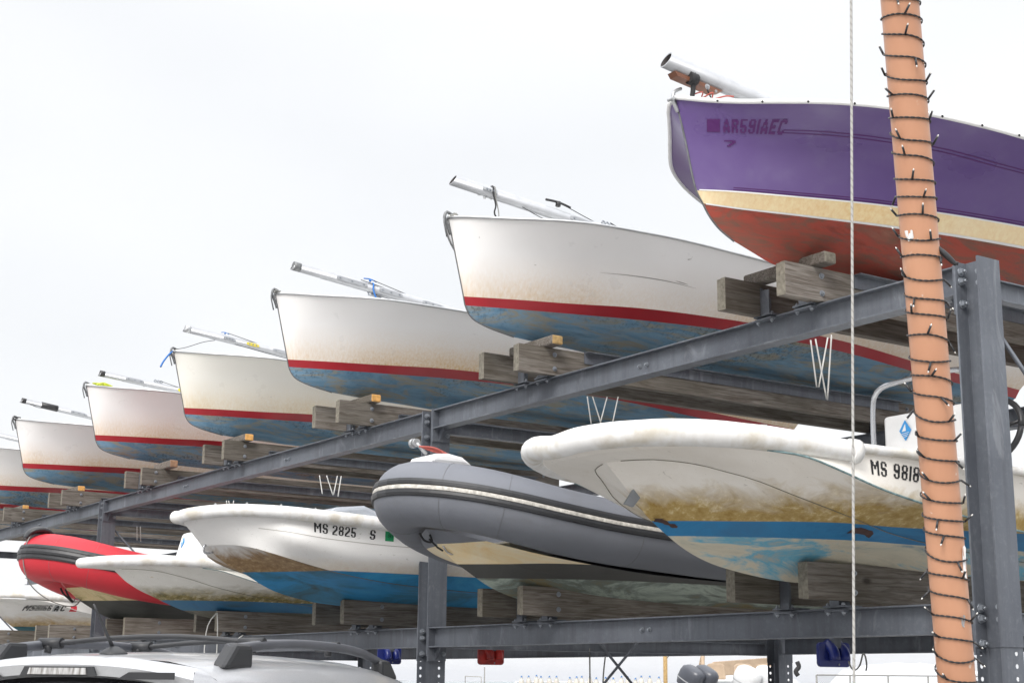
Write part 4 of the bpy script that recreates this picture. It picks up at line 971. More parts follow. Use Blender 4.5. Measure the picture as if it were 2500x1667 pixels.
# bow lines and tails on the sailboats
def cord(name, label, cat, pts, r_, m_, group=None, n=30, sides=6):
    P = [W(*p) for p in pts]; c = sum(P, Vector())/len(P); mb = MB(); mb.sweep(P, r_, sides, n=n); o = mb.build(name, m_, None, origin=c); return setp(o, label, cat, group)
cord('bow_line', 'short red cord coiled on the very bow of the purple sailboat', 'rope', [(-.99, .860, .531), (-.985, .868, .5335), (-.99, .871, .530), (-.980, .876, .5335), (-.985, .880, .530), (-.975, .888, .531), (-.97, .893, .530)], .004, MAT['rope_r'])
cord('bow_line', 'blue tail with a metal end dangling from the bow of the ivory sailboat', 'rope', [(-2.345, .884, .531), (-2.34, .874, .520), (-2.338, .866, .508), (-2.336, .862, .500)], .009, MAT['rope_b'])
cord('bow_line', 'thin dark stay running from the ivory sailboat bow up to its mast', 'rope', [(-2.345, .886, .534), (-2.33, .90, .5365), (-2.31, .925, .546), (-2.30, .94, .549)], .003, MAT['rope_k'])
mb = MB(); random.seed(3)
P = [W(-2.78 + random.uniform(-.010, .012), .893 + random.uniform(0, .04), .5415 + random.uniform(-.001, .007)) for _ in range(16)]
mb.sweep(P, .008, 6, n=90); setp(mb.build('bow_line', simple('yellow green line', (.45, .5, .04), .7, 0, .2), None, origin=P[0]), 'yellow-green line heaped on a white sailboat bow', 'rope')
for X, y, z in ((-1.449, .880, .533), (-1.9, .866, .5305), (-3.22, .872, .5345)):
    mb = MB(); random.seed(int(-X*100)); P = [W(X + random.uniform(-.004, .006), y + random.uniform(-.006, .012), z + random.uniform(-.002, .0065)) for _ in range(10)]
    mb.sweep(P, .010, 6, n=50); o = mb.build('bow_line', MAT['rope_g'] if X > -2 else MAT['rope_k'], None, origin=P[0])
    setp(o, {-1.449: 'grey line and fairlead knotted on the bow of the nearest white sailboat', -1.9: 'grey line knotted on the bow of the second white sailboat', -3.22: 'dark line looped on the bow of the leftmost full sailboat'}[X], 'rope')
# white ties hanging under the upper boats
def ties(label, segs, r_=.0085):
    r_ *= .62
    mb = MB(); P0 = W(*segs[0][0])
    for s_ in segs: mb.sweep([W(*p) for p in s_], r_, 6, n=8)
    o = mb.build('tie_line', MAT['rope_w'], None, origin=P0); setp(o, label, 'rope', 'white tie-down lines hanging under the upper beam')
ties('longest white W-shaped tie line, hanging under the beam just left of the halyard', [[(-1.30, 1.3145, .4160), (-1.30, 1.3223, .3572)], [(-1.30, 1.3231, .4185), (-1.30, 1.3386, .3441)], [(-1.30, 1.3447, .4230), (-1.30, 1.3258, .3577)], [(-1.30, 1.3515, .4275), (-1.30, 1.34, .3432)]], .0095)
ties('white tie lines just above the fat-fendered skiff', [[(-1.42, 1.058, .334), (-1.42, 1.064, .301)], [(-1.42, 1.066, .3345), (-1.42, 1.080, .300)], [(-1.42, 1.088, .3365), (-1.42, 1.078, .305)], [(-1.42, 1.105, .339), (-1.42, 1.096, .305)]], .0075)
ties('white tie lines above the skiff MS 2825, left of the middle post', [[(-1.88, .934, .2774), (-1.88, .9395, .252)], [(-1.88, .945, .278), (-1.88, .956, .2515)], [(-1.88, .962, .279), (-1.88, .957, .252)], [(-1.88, .968, .2792), (-1.88, .964, .250)]], .0075)
ties('short white tie lines under the beam between the left post and MS 2825', [[(-2.30, .975, .284), (-2.30, .979, .264)], [(-2.30, .979, .284), (-2.30, .986, .258)], [(-2.30, .988, .285), (-2.30, .985, .258)]], .0075)
ties('pair of short white ties right behind the red inflatable boat, left of the left post', [[(-2.95, 1.06, .298), (-2.95, 1.062, .27)], [(-2.95, 1.067, .298), (-2.95, 1.07, .268)]], .0075)
ties('long loose white strap hanging from the lower bunk down behind the silver car', [[(-2.262, .952, .100), (-2.262, .940, .085), (-2.262, .935, .05), (-2.262, .936, .02)], [(-2.262, .953, .100), (-2.262, .955, .08), (-2.262, .956, .03)], [(-2.23, .985, .066), (-2.23, .972, .055), (-2.23, .965, .02)]], .0085)
cord('hanging_cord', 'thin grey cord hanging straight down under the lower beam, left of the crossed rods', 'rope', [(-1.70, 1.27, .045), (-1.70, 1.2705, .0), (-1.70, 1.27, -.08)], .006, MAT['rope_g'], 'cords hanging under the rack', n=8)
cord('hanging_cord', 'second thin grey cord under the lower beam, nearer the crossed rods', 'rope', [(-2.044, 1.56, .042), (-2.05, 1.56, .01), (-2.052, 1.56, -.07)], .007, MAT['rope_g'], 'cords hanging under the rack', n=8)

# ---------------------------------------------------------------- orange pole, string lights, halyard
DP = 4.7
rT = Vector((-.6258, .7271, .4462)); rB = Vector((-.6860, .8187, .0011))
pt_ = lambda d, k: Vector((0, 0, CZ)) + d*k
top = pt_(rT, DP); bot = pt_(rB, DP*1.0)
ax = (top-bot).normalized(); ground = bot - ax*(bot.z/ax.z) ; peak = top + ax*1.4
pr_ = .0585
a = M('orange painted steel', .38, 0, .5); n1 = a.noise(3, 4); n2 = a.noise(22, 5, None, .7)
c = a.ramp(n1, [(.3, (.47, .235, .14)), (.7, (.53, .275, .165))]); c = a.mix(a.ramp(n2, [(.66, 0), (.70, .7)]), c, (.60, .50, .42)); n3 = a.noise(1.2, 6, a.obj(scale=(3, 3, .6)), .7); c = a.mix(a.ramp(n3, [(.5, 0), (.7, .35)]), c, (.38, .19, .115)); a.col(c)
pole = thing('lamp_post', 'leaning orange post wrapped in string lights, in front of the right end of the rack', 'post', ground)
mb = MB(); mb.sweep([ground, ground+ax*.8, bot, top, peak], pr_, 48); mb.build('post_tube', a.m, pole)
mb = MB(); mb.sweep([ground, ground+ax*.02], .12, 28); mb.build('base_plate', MAT['steel'], pole)
toC = (Vector((0, 0, CZ)) - (bot+top)/2); toC -= ax*toC.dot(ax); toC.normalize(); sdv = ax.cross(toC).normalized()
def stick(zf, ang, w_, h_, m_, name):
    c = bot + ax*zf*(top-bot).length; mb = MB(); vs = []
    for i in range(6):
        aa = R(ang) + (i/5-.5)*w_/pr_
        for v in (-.5, .5): vs.append(c + (toC*math.cos(aa)+sdv*math.sin(aa))*(pr_+.0015+.004*math.sin(i*1.3+v*3)) + ax*h_*(v+.06*math.sin(i*2.)))
    mb.add(vs, [(2*i, 2*i+1, 2*i+3, 2*i+2) for i in range(5)]); mb.build(name, m_, pole)
SD = 1 if sdv.dot(rt) > 0 else -1
stick(.655, -30*SD, .026, .032, MAT['white_trim'], 'torn_sticker'); stick(.178, 62*SD, .02, .095, MAT['white_trim'], 'torn_tape')
stick(.095, 35*SD, .012, .035, MAT['grey_alu'], 'bare_patch')
# string lights: twisted pair wound up the post, a bulb holder every few inches
lights = thing('string_lights', 'black wire of tiny clear bulbs wound round the orange post', 'string lights', ground)
Ltot = (top-bot).length; z0, z1 = -.35, Ltot+.25; turns = 44; N = 2600
random.seed(5)
jit = [random.uniform(-.012, .012) for _ in range(turns*3+4)]
def helix(t):
    th = 2*math.pi*turns*t; k = t*turns*3; i = int(k); fr = k-i; fr = fr*fr*(3-2*fr); j = jit[i % len(jit)]*(1-fr) + jit[(i+1) % len(jit)]*fr
    return th, z0 + (z1-z0)*t + j
def hp(t, rad, tw=0):
    th, s = helix(t); n_ = toC*math.cos(th) + sdv*math.sin(th)*-SD; q = 2*math.pi*t*turns*11
    return bot + ax*(s + tw*math.sin(q)) + n_*(rad + tw*math.cos(q)), n_
for sgn_ in (1, -1):
    mb = MB(); mb.sweep([hp(i/N, pr_+.0035, .0019*sgn_)[0] for i in range(N+1)], .0017, 5); mb.build('cable', MAT['black'], lights)
nb = int(turns*2.9); led = M('clear bulb', .08, 0, .8); led.col((.75, .75, .72)); hold = None
bm_parts = []
for i in range(nb):
    t = (i+.5)/nb + random.uniform(-.001, .001); p, n_ = hp(t, pr_+.006); th = helix(t)[0]
    if p.z < .4: continue
    if (p-top).dot(ax) > .12: continue
    if math.cos(th) < -.3: continue                        # bulbs tucked behind the post cannot be seen
    tg = ax.cross(n_).normalized(); d = (ax*random.choice((1, 1, -1))*random.uniform(.6, 1) + n_*random.uniform(.25, .9) + tg*random.uniform(-.6, .6)).normalized()
    mb = MB(); mb.sweep([p, p+d*.030], .0036, 8); h = mb.build('bulb_holder', MAT['black'], lights)
    mb = MB(); mb.sweep([p+d*.030, p+d*.033, p+d*.0365], lambda q: .0027*(1-.5*q*q), 8)
    for v in mb.v: v -= Vector(lights.location)
    g = mb.build('bulb', led.m, None); g.parent = h
c = bot + ax*.625*Ltot + sdv*SD*(pr_+.012) + toC*.01
mb = MB(); dd = (ax*-.75 + sdv*SD*.65).normalized(); mb.sweep([c-dd*.035, c-dd*.01, c+dd*.02, c+dd*.05], lambda t: .006+.004*math.sin(t*3.14), 10, n=12); mb.sweep([c-dd*.06, c-dd*.03], .004, 8); mb.sweep([c+dd*.04, c+dd*.06+ax*.01], .006, 8); mb.build('plug', MAT['plastic'], lights)
# halyard
rT2 = Vector((-.6439, .7002, .4459)); rB2 = Vector((-.7243*.9195, .7615*.9195, .0005))
k = 4.1; pa = pt_(rT2, k); pb = pt_(rB2, k*1.0)
ax2 = (pa-pb).normalized(); mb = MB(); q0 = pb-ax2*1.5; q1 = pa+ax2*2.2
a = M('braided white rope', .8, 0, .2); wv = a.t.nodes.new('ShaderNodeTexWave'); wv.inputs['Scale'].default_value = 30; wv.bands_direction = 'DIAGONAL'; a.t.links.new(a.obj(False), wv.inputs['Vector'])
a.col(a.ramp(wv.outputs['Fac'], [(.1, (.30, .295, .28)), (.4, (.40, .395, .38))]))
mb.sweep([q0, q1], .0036, 8, n=40); setp(mb.build('halyard', a.m, None, origin=q0), 'taut white flagpole line crossing the picture top to bottom beside the orange post', 'rope')
# ---------------------------------------------------------------- parked cars
def paint(name, c):
    a = M(name, .30, .35, .5); a.b.inputs['Coat Weight'].default_value = .6; a.b.inputs['Coat Roughness'].default_value = .06
    f = a.noise(160, 2); g = a.noise(2.5, 4); a.col(a.mix(a.ramp(g, [(.4, 0), (.8, .18)]), a.ramp(f, [(.3, tuple(x*.9 for x in c)), (.7, c)]), (.5, .49, .46))); return a.m
def grid(rows, n, power=1.): return [catmull(r, n, power) for r in rows]
def strip(mb, A, B, mi=0, sm=True):
    b = len(mb.v); n = len(A); mb.v += [Vector(p) for p in A] + [Vector(p) for p in B]
    for j in range(n-1): mb.f.append([b+j, b+j+1, b+n+j+1, b+n+j]); mb.mi.append(mi); mb.sm.append(sm)
def car(label, loc, rot, pm, hs=1., antenna=True, group='cars parked before the rack'):
    r = thing('parked_car', label, 'car', (0, 0, 0), group); Zr = lambda z: z*hs
    def S(row): return [(x, y, Zr(z)) for x, y, z in row]
    roof = [[(0, .10, 1.735), (0, .5, 1.757), (0, 1.1, 1.762), (0, 1.75, 1.735), (0, 2.45, 1.60)],
            [(.22, .105, 1.731), (.22, .5, 1.753), (.22, 1.1, 1.758), (.22, 1.75, 1.731), (.22, 2.45, 1.597)],
            [(.42, .125, 1.716), (.43, .5, 1.737), (.43, 1.1, 1.742), (.43, 1.75, 1.714), (.42, 2.43, 1.585)],
            [(.545, .15, 1.690), (.555, .5, 1.712), (.56, 1.1, 1.716), (.555, 1.75, 1.688), (.54, 2.40, 1.56)],
            [(.60, .18, 1.650), (.615, .5, 1.675), (.62, 1.1, 1.68), (.615, 1.75, 1.652), (.60, 2.38, 1.525)],
            [(.635, .20, 1.600), (.655, .5, 1.618), (.66, 1.1, 1.622), (.655, 1.75, 1.595), (.64, 2.35, 1.475)]]
    n = 40; G = grid([S(q) for q in roof], n)
    body = MB(); glass = MB()
    for sg in (1, -1):
        F = lambda P: [Vector((p.x*sg, p.y, p.z)) for p in P]
        for i in range(5):
            A, B = (F(G[i+1]), F(G[i])) if sg > 0 else (F(G[i]), F(G[i+1])); strip(body, A, B)
        gt = G[5]; gb = catmull(S([(.83, -.02, 1.10), (.87, .6, 1.09), (.875, 1.6, 1.07), (.865, 2.8, 1.05), (.84, 3.25, 1.03)]), n)
        gt2 = catmull(S([(.648, .30, 1.575), (.672, .6, 1.590), (.677, 1.1, 1.595), (.672, 1.75, 1.570), (.655, 2.33, 1.455), (.80, 3.10, 1.09)]), n)
        A, B = F(gt2), F(gt); strip(body, *((A, B) if sg > 0 else (B, A)))
        A, B = F(gb), F(gt2); strip(glass, *((A, B) if sg > 0 else (B, A)), sm=False)
        low = [gb] + grid([S([(.91, -.06, 1.02), (.945, .6, 1.01), (.95, 1.6, .99), (.94, 2.8, .97), (.90, 3.9, .92), (.78, 4.55, .80)]),
               S([(.94, -.10, .70), (.965, .6, .72), (.965, 1.6, .70), (.965, 2.8, .70), (.93, 4.0, .68), (.80, 4.68, .6)]), S([(.88, -.06, .30), (.90, .6, .28), (.90, 1.6, .28), (.90, 2.8, .28), (.88, 4.0, .28), (.76, 4.6, .3)])], n)
        for i in range(3):
            A, B = F(low[i+1]), F(low[i]); strip(body, *((A, B) if sg > 0 else (B, A)))
        sdx = F(low[1])
        if sg > 0: R1 = low
    # rear: spoiler lip, lamp band, hatch glass, lower hatch
    xs = [i/20*2-1 for i in range(21)]
    def across(w_, y0, z0, dy, dz, cu=2.4): return [Vector((x*w_, y0 + dy*abs(x)**cu, Zr(z0 - dz*abs(x)**cu))) for x in xs]
    e = [across(.545, .10, 1.735, .05, .045), across(.555, .045, 1.725, .05, .050), across(.565, .020, 1.702, .055, .055), across(.575, .028, 1.664, .06, .062), across(.585, .075, 1.655, .06, .065)]
    for i in range(4): strip(body, e[i], e[i+1])
    g0 = across(.60, .11, 1.655, .08, .06); g1 = across(.80, -.04, 1.12, .04, .0)
    strip(glass, e[4], g0); strip(glass, g0, g1)
    l1 = across(.90, -.09, 1.02, .06, 0, 6); l2 = across(.93, -.16, .70, .08, 0, 6); l3 = across(.88, -.12, .30, .08, 0, 6)
    for A, B in ((g1, l1), (l1, l2), (l2, l3)): strip(body, A, B)
    for sg in (1, -1):      # rear corners joining roof edge, side and hatch
        k_ = -1 if sg > 0 else 0
        P = catmull([q[k_] for q in (e[0], e[1], e[2], e[3], e[4], g0, g1, l1, l2, l3)], 40)
        Q = catmull([Vector((g_[0].x*sg, g_[0].y, g_[0].z)) for g_ in (G[3], G[4], G[5], gt2, gb, low[1], low[2], low[3])], 40)
        strip(body, *((P, Q) if sg < 0 else (Q, P)))
    # windscreen, bonnet, nose
    ws0 = [Vector((x*.64, 2.45-.08*x*x, Zr(1.60-.12*abs(x)**2))) for x in xs]; ws1 = [Vector((x*.82, 3.28-.12*x*x, Zr(1.06))) for x in xs]; strip(glass, ws1, ws0)
    h1 = [Vector((x*.86, 4.35-.2*x*x, Zr(.97))) for x in xs]; h2 = [Vector((x*.80, 4.72-.15*x*x, Zr(.72))) for x in xs]; h3 = [Vector((x*.76, 4.68-.12*x*x, Zr(.3))) for x in xs]
    strip(body, h1, ws1); strip(body, h2, h1); strip(body, h3, h2)
    bo = body.build('body', pm, r); bq = bmesh.new(); bq.from_mesh(bo.data); bmesh.ops.remove_doubles(bq, verts=bq.verts, dist=.004); bmesh.ops.recalc_face_normals(bq, faces=bq.faces); bq.to_mesh(bo.data); bq.free(); bo.data.set_sharp_from_angle(angle=R(38)); glass.build('windows', MAT['glass'], r)
    mb = MB(); mb.add([Vector((x, y, .3)) for x, y in ((-.88, -.05), (.88, -.05), (.78, 4.6), (-.78, 4.6))], [(0, 1, 2, 3)]); mb.build('underbody', MAT['plastic'], r)
    # third brake lamp and dark recess
    mb = MB(); mb.prism([(-.175, -.022), (.175, -.022), (.158, .014), (-.158, .014)], Vector((0, .024, Zr(1.680))), EX, Vector((0, .12, 1)).normalized(), -EY, .010, 0); lp = mb.build('brake_lamp', MAT['plastic'], r)
    mb = MB(); mb.prism([(-.135, -.016), (.135, -.016), (.128, .009), (-.128, .009)], Vector((0, .012, Zr(1.680))), EX, Vector((0, .12, 1)).normalized(), -EY, .005)
    a = M('clear lamp lens', .12, 0, .6); wv = a.noise(9, 3, a.obj(False, (7, 1, 1))); a.col(a.ramp(wv, [(.35, (.16, .15, .14)), (.6, (.45, .45, .45))])); o = mb.build('lens', a.m, None); o.parent = lp
    for sg in (1, -1):
        mb = MB(); mb.prism([(0, 0), (.25, 0), (.25, .026), (.05, .026)] if sg > 0 else [(0, 0), (-.05, .026), (-.25, .026), (-.25, 0)], Vector((.26*sg, .035, Zr(1.648))), EX, EZ, -EY, .006); mb.build('spoiler_trim', MAT['plastic'], r)
        # roof rails with solid feet
        rail = [(.535*sg, .36, 1.765), (.545*sg, .7, 1.793), (.548*sg, 1.15, 1.798), (.545*sg, 1.55, 1.775), (.535*sg, 1.85, 1.72)]
        mb = MB(); mb.sweep([Vector((x, y, Zr(z))) for x, y, z in rail], .019, 8, n=30, squash=1.1); rl = mb.build('roof_rail', simple('grey rail', (.10, .105, .12), .4, .3), r)
        for y0, y1 in ((.27, .50), (1.72, 1.92)):
            mb = MB(); t0, t1 = (y0+.10, y1) if y0 < 1 else (y0, y1-.10); zt = Zr(1.797 if y0 < 1 else 1.755); zb = Zr(1.70 if y0 < 1 else 1.665)
            q = [(y0, zb), (y1, zb), (t1, zt), (t0, zt)]; vs = [Vector((.515*sg, y, z)) for y, z in q] + [Vector((.578*sg, y, z-.012)) for y, z in q]
            mb.add(vs, [(0, 1, 2, 3), (7, 6, 5, 4), (0, 4, 5, 1), (1, 5, 6, 2), (2, 6, 7, 3), (3, 7, 4, 0)]); o = mb.build('rail_foot', MAT['plastic'], None, bevel=.018); o.parent = rl
        for y in (.75, 3.85):
            mb = MB(); mb.sweep([Vector((.72*sg, y, .34)), Vector((.93*sg, y, .34))], .34, 28); wl = mb.build('wheel', MAT['black'], r)
            mb = MB(); mb.sweep([Vector((.925*sg, y, .34)), Vector((.938*sg, y, .34))], .21, 20); o = mb.build('rim', MAT['grey_alu'], None); o.parent = wl
        mb = MB(); mb.prism([(0, 0), (.05, .22), (-.02, .24), (-.06, .03)], Vector((.90*sg, -.10, Zr(.80))), EX*-sg, EZ, EY, .05); mb.build('tail_light', MAT['redst'], r)
    for k, y in enumerate((.62, 1.30)):
        mb = MB(); mb.sweep([Vector((x, y, Zr(z))) for x, z in ((-.53, 1.795), (-.44, 1.797), (-.2, 1.816), (.1, 1.824), (.35, 1.812), (.53, 1.795))], .0145, 8, n=24, squash=.8); cb = mb.build('crossbar', MAT['plastic'], r)
        for sg in (1, -1):
            mb = MB(); mb.sweep([Vector((.44*sg, y, Zr(1.797))), Vector((.555*sg, y, Zr(1.797)))], .023, 10); mb.sweep([Vector((.50*sg, y, Zr(1.805))), Vector((.505*sg, y-.01, Zr(1.755)))], .016, 8); o = mb.build('clamp', MAT['plastic'], None); o.parent = cb
    if antenna:
        mb = MB(); mb.sweep([Vector((.05, .30, Zr(1.743))), Vector((.05, .30, Zr(1.757))), Vector((.05, .30, Zr(1.768))), Vector((.05, .30, Zr(1.776)))], lambda t: .058*(1-t**1.6*.75), 16, n=8); an = mb.build('antenna', MAT['plastic'], r)
        mb = MB(); mb.sweep([Vector((.045, .30, Zr(1.77))), Vector((-.005, .22, Zr(1.94)))], lambda t: .0085*(1-.5*t), 8, n=6); o = mb.build('antenna_rod', MAT['plastic'], None); o.parent = an
    r.rotation_euler = (0, 0, R(rot)); r.location = loc; return r
car('silver car with black roof rails and crossbars, nearest the viewer at bottom left', (-5.86, 1.82, -.006), 36, paint('silver paint', (.46, .47, .49)))
car('taller grey car half hidden at the left edge behind the silver one', (-9.75, .75, 0), 30, paint('warm grey paint', (.42, .40, .41)), 1.055, False)

# ---------------------------------------------------------------- things hanging under the lower bunks
def bracket(label, X, Y, z, m_, flip=1):
    r = thing('plastic_cradle', label, 'boat cradle', W(X, Y, z), 'moulded cradles under the lower bunks')
    mb = MB(); ol = []
    for cx, cz, a0 in ((.085, -.045, -90), (.085, .05, 0), (-.085, .05, 90), (-.085, -.045, 180)):
        for k in range(6): a_ = R(a0+k*18); ol.append((cx+.025*math.cos(a_), cz+.025*math.sin(a_)))
    mb.prism(ol, W(X, Y, z)+Vector((-.02, 0, 0)), Vector((.25*flip, .97, 0)), EZ, Vector((.97, -.25, 0)), .03); mb.build('cheek_plate', m_, r, bevel=.006)
    mb = MB()
    for k in (-.035, .05): c = W(X, Y, z) + Vector((.02, k, .02)); mb.sweep([c+Vector((-.05, 0, .05)), c+Vector((.01, 0, .0)), c+Vector((.02, 0, -.05))], .032, 14, n=8)
    mb.build('roller', m_, r)
    mb = MB(); 
    for k in (.02, .07): mb.bolt(W(X, Y, z)+Vector((.012, k, -.055)), EX, .007, .005)
    mb.build('cradle_bolts', MAT['bolt'], r)
    mb = MB(); mb.span(W(X, Y, z)+Vector((-.03, -.03, .04)), W(X, Y, z)+Vector((.03, .03, .16))); mb.build('hanger', MAT['steel'], r)
NAVY = simple('navy plastic', (.012, .022, .16), .3, 0, .2, 10); RUST = simple('weathered red plastic', (.38, .025, .02), .45, 0, .5, 12)
bracket('navy blue moulded cradle under the lower beam, right beside the halyard', -1.168, 1.2, .030, NAVY)
bracket('red moulded cradle under the lower beam, right of the middle post', -1.842, 1.2, .0345, RUST)
bracket('navy blue moulded cradle just left of the middle post, past the silver car', -2.14, 1.2, .0365, NAVY)
cord('hanging_cord', 'looped dark cord with loose tails beneath the back beam, right of the navy cradle', 'rope', [(-1.1, 1.1501, .0225), (-1.1, 1.1533, .0165), (-1.1, 1.1573, .0137), (-1.1, 1.1652, .0179), (-1.1, 1.1719, .0307), (-1.1, 1.1742, .0283), (-1.1, 1.176, .0181), (-1.1, 1.1745, .0135)], .005, MAT['rope_g'], n=50)

# ---------------------------------------------------------------- the yard behind
def far(az, dist, z=0): a_ = R(az); return Vector((-math.cos(a_)*dist, math.sin(a_)*dist, z))
FZ = [34.2169, 34.4871, 34.7789, 34.9440, 35.2600, 35.5230, 36.0230, 36.2750, 36.4670, 36.7710, 37.0080, 37.3560, 37.6410, 37.9470, 38.1830, 38.4680, 38.6830, 39.0, 39.337]
random.seed(11)
fw_, fb_ = simple('white fender vinyl', (.50, .48, .43), .5, 0, .12, 3), simple('blue fender top', (.03, .12, .30), .5)
fo = None
for k, az in enumerate(FZ):
    h = 1.84 + random.uniform(-.05, .04); p = far(az, 60, h-.62)
    if fo is None:
        fo = thing('boat_fender', 'white blue-topped fender hung along the far dock rail', 'fender', p, 'white fenders along the far dock rail')
        mb = MB(); mb.sweep([p, p+EZ*.05, p+EZ*.15, p+EZ*.45, p+EZ*.53, p+EZ*.57], lambda t: .115*min(1, math.sin(math.pi*min(max(t, .04), .93))**.45), 14, n=22); mb.build('fender_body', fw_, fo)
        mb = MB(); mb.sweep([p+EZ*.54, p+EZ*.60, p+EZ*.64], lambda t: .062*(1-.65*t), 10, n=6); mb.build('fender_top', fb_, fo)
    else:
        c = fo.copy(); C.objects.link(c); c.location = p
        for ch in list(fo.children): d = ch.copy(); C.objects.link(d); d.parent = c
mb = MB()
for z in (1.50, 1.62): mb.sweep([far(34.0, 60.2, z), far(39.6, 60.2, z)], .018, 6)
for k in range(9): q = far(34.0+k*.7, 60.2, 0); mb.sweep([q, q+EZ*1.62], .03, 6)
setp(mb.build('dock_rail', MAT['white_trim'], None, origin=far(36.8, 60.2, 0)), 'white double rail of the far dock carrying the fenders', 'railing')
q = far(39.58, 42, 0); pg = thing('wooden_pole', 'slim weathered wooden pole standing left of the dark outboards', 'pole', q)
mb = MB(); mb.sweep([q, q+EZ*2.9], .058, 12); mb.build('pole_shaft', MAT['oldend'], pg)
mb = MB(); mb.sweep([q+EZ*2.25, q+Vector((.12, .12, 2.42)), q+Vector((.16, .16, 2.6))], .012, 6); mb.build('pole_hook', MAT['rope_g'], pg)
q = far(32.83, 55, 0); mb = MB(); mb.sweep([q, q+EZ*2.12], .022, 6); setp(mb.build('dock_stake', MAT['rope_g'], None, origin=q), 'thin lone stake on the far dock, right of the middle post', 'stake')
q = far(32.6, 56, 0); mb = MB(); mb.span(q+Vector((-.4, -.2, 1.2)), q+Vector((.5, .3, 1.56))); mb.sweep([q+Vector((-.9, 0, 1.2)), q+Vector((-.9, 0, 1.8)), q+Vector((.2, 0, 1.78)), q+Vector((.2, 0, 1.2))], .015, 6); setp(mb.build('trap_stack', simple('netting', (.3, .29, .26), .9), None, origin=q), 'small pile of netting and frames on the far dock', 'fishing gear')

def outboard(label, p, rot, mcol, s_=1., group=None, tilt=12):
    r = thing('outboard_motor', label, 'outboard motor', (0, 0, 0), group)
    mb = MB()
    rings = []; K = 20
    for t, (w_, l, cy_, z) in enumerate(((.17, .24, .02, .0), (.24, .34, .02, .05), (.265, .40, .0, .22), (.26, .41, -.02, .42), (.235, .38, -.04, .56), (.17, .28, -.06, .64), (.05, .10, -.07, .67))):
        rings.append([Vector((w_*math.copysign(abs(math.cos(a_))**.75, math.cos(a_)), cy_+l*math.copysign(abs(math.sin(a_))**.8, math.sin(a_)), z)) for a_ in [2*math.pi*k/K for k in range(K)]])
    mb.add([v for q in rings for v in q], [(i*K+k, i*K+(k+1) % K, (i+1)*K+(k+1) % K, (i+1)*K+k) for i in range(6) for k in range(K)] + [tuple(6*K+k for k in range(K))], 0, True)
    mb.build('cowl', mcol, r)
    mb = MB(); q0 = [v*1.012 + Vector((0, 0, -.002)) for v in rings[2]]; q1 = [Vector((v.x*1.012, v.y*1.012, v.z+.035)) for v in rings[2]]
    mb.add(q0+q1, [(k, (k+1) % K, K+(k+1) % K, K+k) for k in range(K)], 0, True); mb.build('cowl_trim', MAT['grey_alu'], r)
    mb = MB(); mb.prism([(-.10, 0), (.16, 0), (.12, -.75), (.02, -1.15), (-.12, -1.15), (-.14, -.8)], Vector((-.05, 0, .02)), EY, EZ, EX, .10); mb.build('leg', mcol, r, bevel=.02)
    r.scale = (s_,)*3; r.rotation_euler = (R(tilt), 0, R(rot)); r.location = p; return r
DK_ = simple('dark grey cowl', (.055, .06, .075), .3, 0, .1, 3); WT_ = simple('white cowl', (.60, .61, .62), .35, 0, .06)
for k, (az, lab) in enumerate(((40.36, 'left of the two dark grey outboards in the yard'), (40.86, 'right of the two dark grey outboards in the yard'))):
    outboard(lab, far(az, 45+k*.2, 1.50), 140-az, DK_, 1.0, 'pair of dark grey outboards', 28)
for k, (az, lab) in enumerate(((42.45, 'left of the two white outboards on the cream-seated cruiser'), (43.15, 'right of the two white outboards, beside the back post'))):
    outboard(lab, far(az, 44+k*.2, 1.45), 135-az, WT_, 1.05, 'pair of white outboards', 22)
# cruiser with tan upholstery and tower
def rot_at(base, az):
    a_ = R(az); fwd = Vector((-math.cos(a_), math.sin(a_), 0)); rgt = Vector((math.sin(a_), math.cos(a_), 0)); return lambda x, y, z: base + rgt*x + fwd*y + EZ*z
cb = far(42.6, 46, 0); T = rot_at(cb, 42.6-10)
cr = thing('cabin_cruiser', 'white motor cruiser with tan seats and tower, seen through the rack near the back post', 'motorboat', cb)
mb = MB(); rows = [[(1.35, 0, 1.72), (1.45, 3, 1.80), (1.2, 6, 1.95), (.4, 8, 2.1), (0, 8.4, 2.15)], [(1.32, 0, 1.45), (1.40, 3, 1.5), (1.1, 6, 1.6), (.3, 7.8, 1.75), (0, 8.2, 1.8)], [(1.25, .1, 1.0), (1.3, 3, 1.0), (.9, 6, 1.1), (.2, 7.4, 1.2), (0, 7.7, 1.25)], [(0, .2, .5), (0, 3, .5), (0, 6, .6), (0, 7, .8), (0, 7.4, 1.0)]]
Gc = grid(rows, 24)
for sg in (1, -1):
    for i in range(3): strip(mb, [T(p.x*sg, p.y, p.z) for p in Gc[i]], [T(p.x*sg, p.y, p.z) for p in Gc[i+1]])
strip(mb, [T(x*1.35, 0, 1.72) for x in (-1, 0, 1)], [T(x*1.25, .1, 1.0) for x in (-1, 0, 1)], sm=False); strip(mb, [T(x*1.25, .1, 1.0) for x in (-1, 0, 1)], [T(0, .2, .5)]*3, sm=False)
strip(mb, [T(x*1.33, 0, 1.70) for x in (-1, 0, 1)], [T(x*1.4, 5.5, 1.70) for x in (-1, 0, 1)], sm=False); mb.build('hull', WT_, cr)
mb = MB(); strip(mb, [T(x*1.28, -.03, 1.66) for x in (-1, 0, 1)], [T(x*1.27, -.02, 1.48) for x in (-1, 0, 1)], sm=False)
mb.build('grey_transom_band', simple('grey band', (.17, .18, .19), .4), cr)
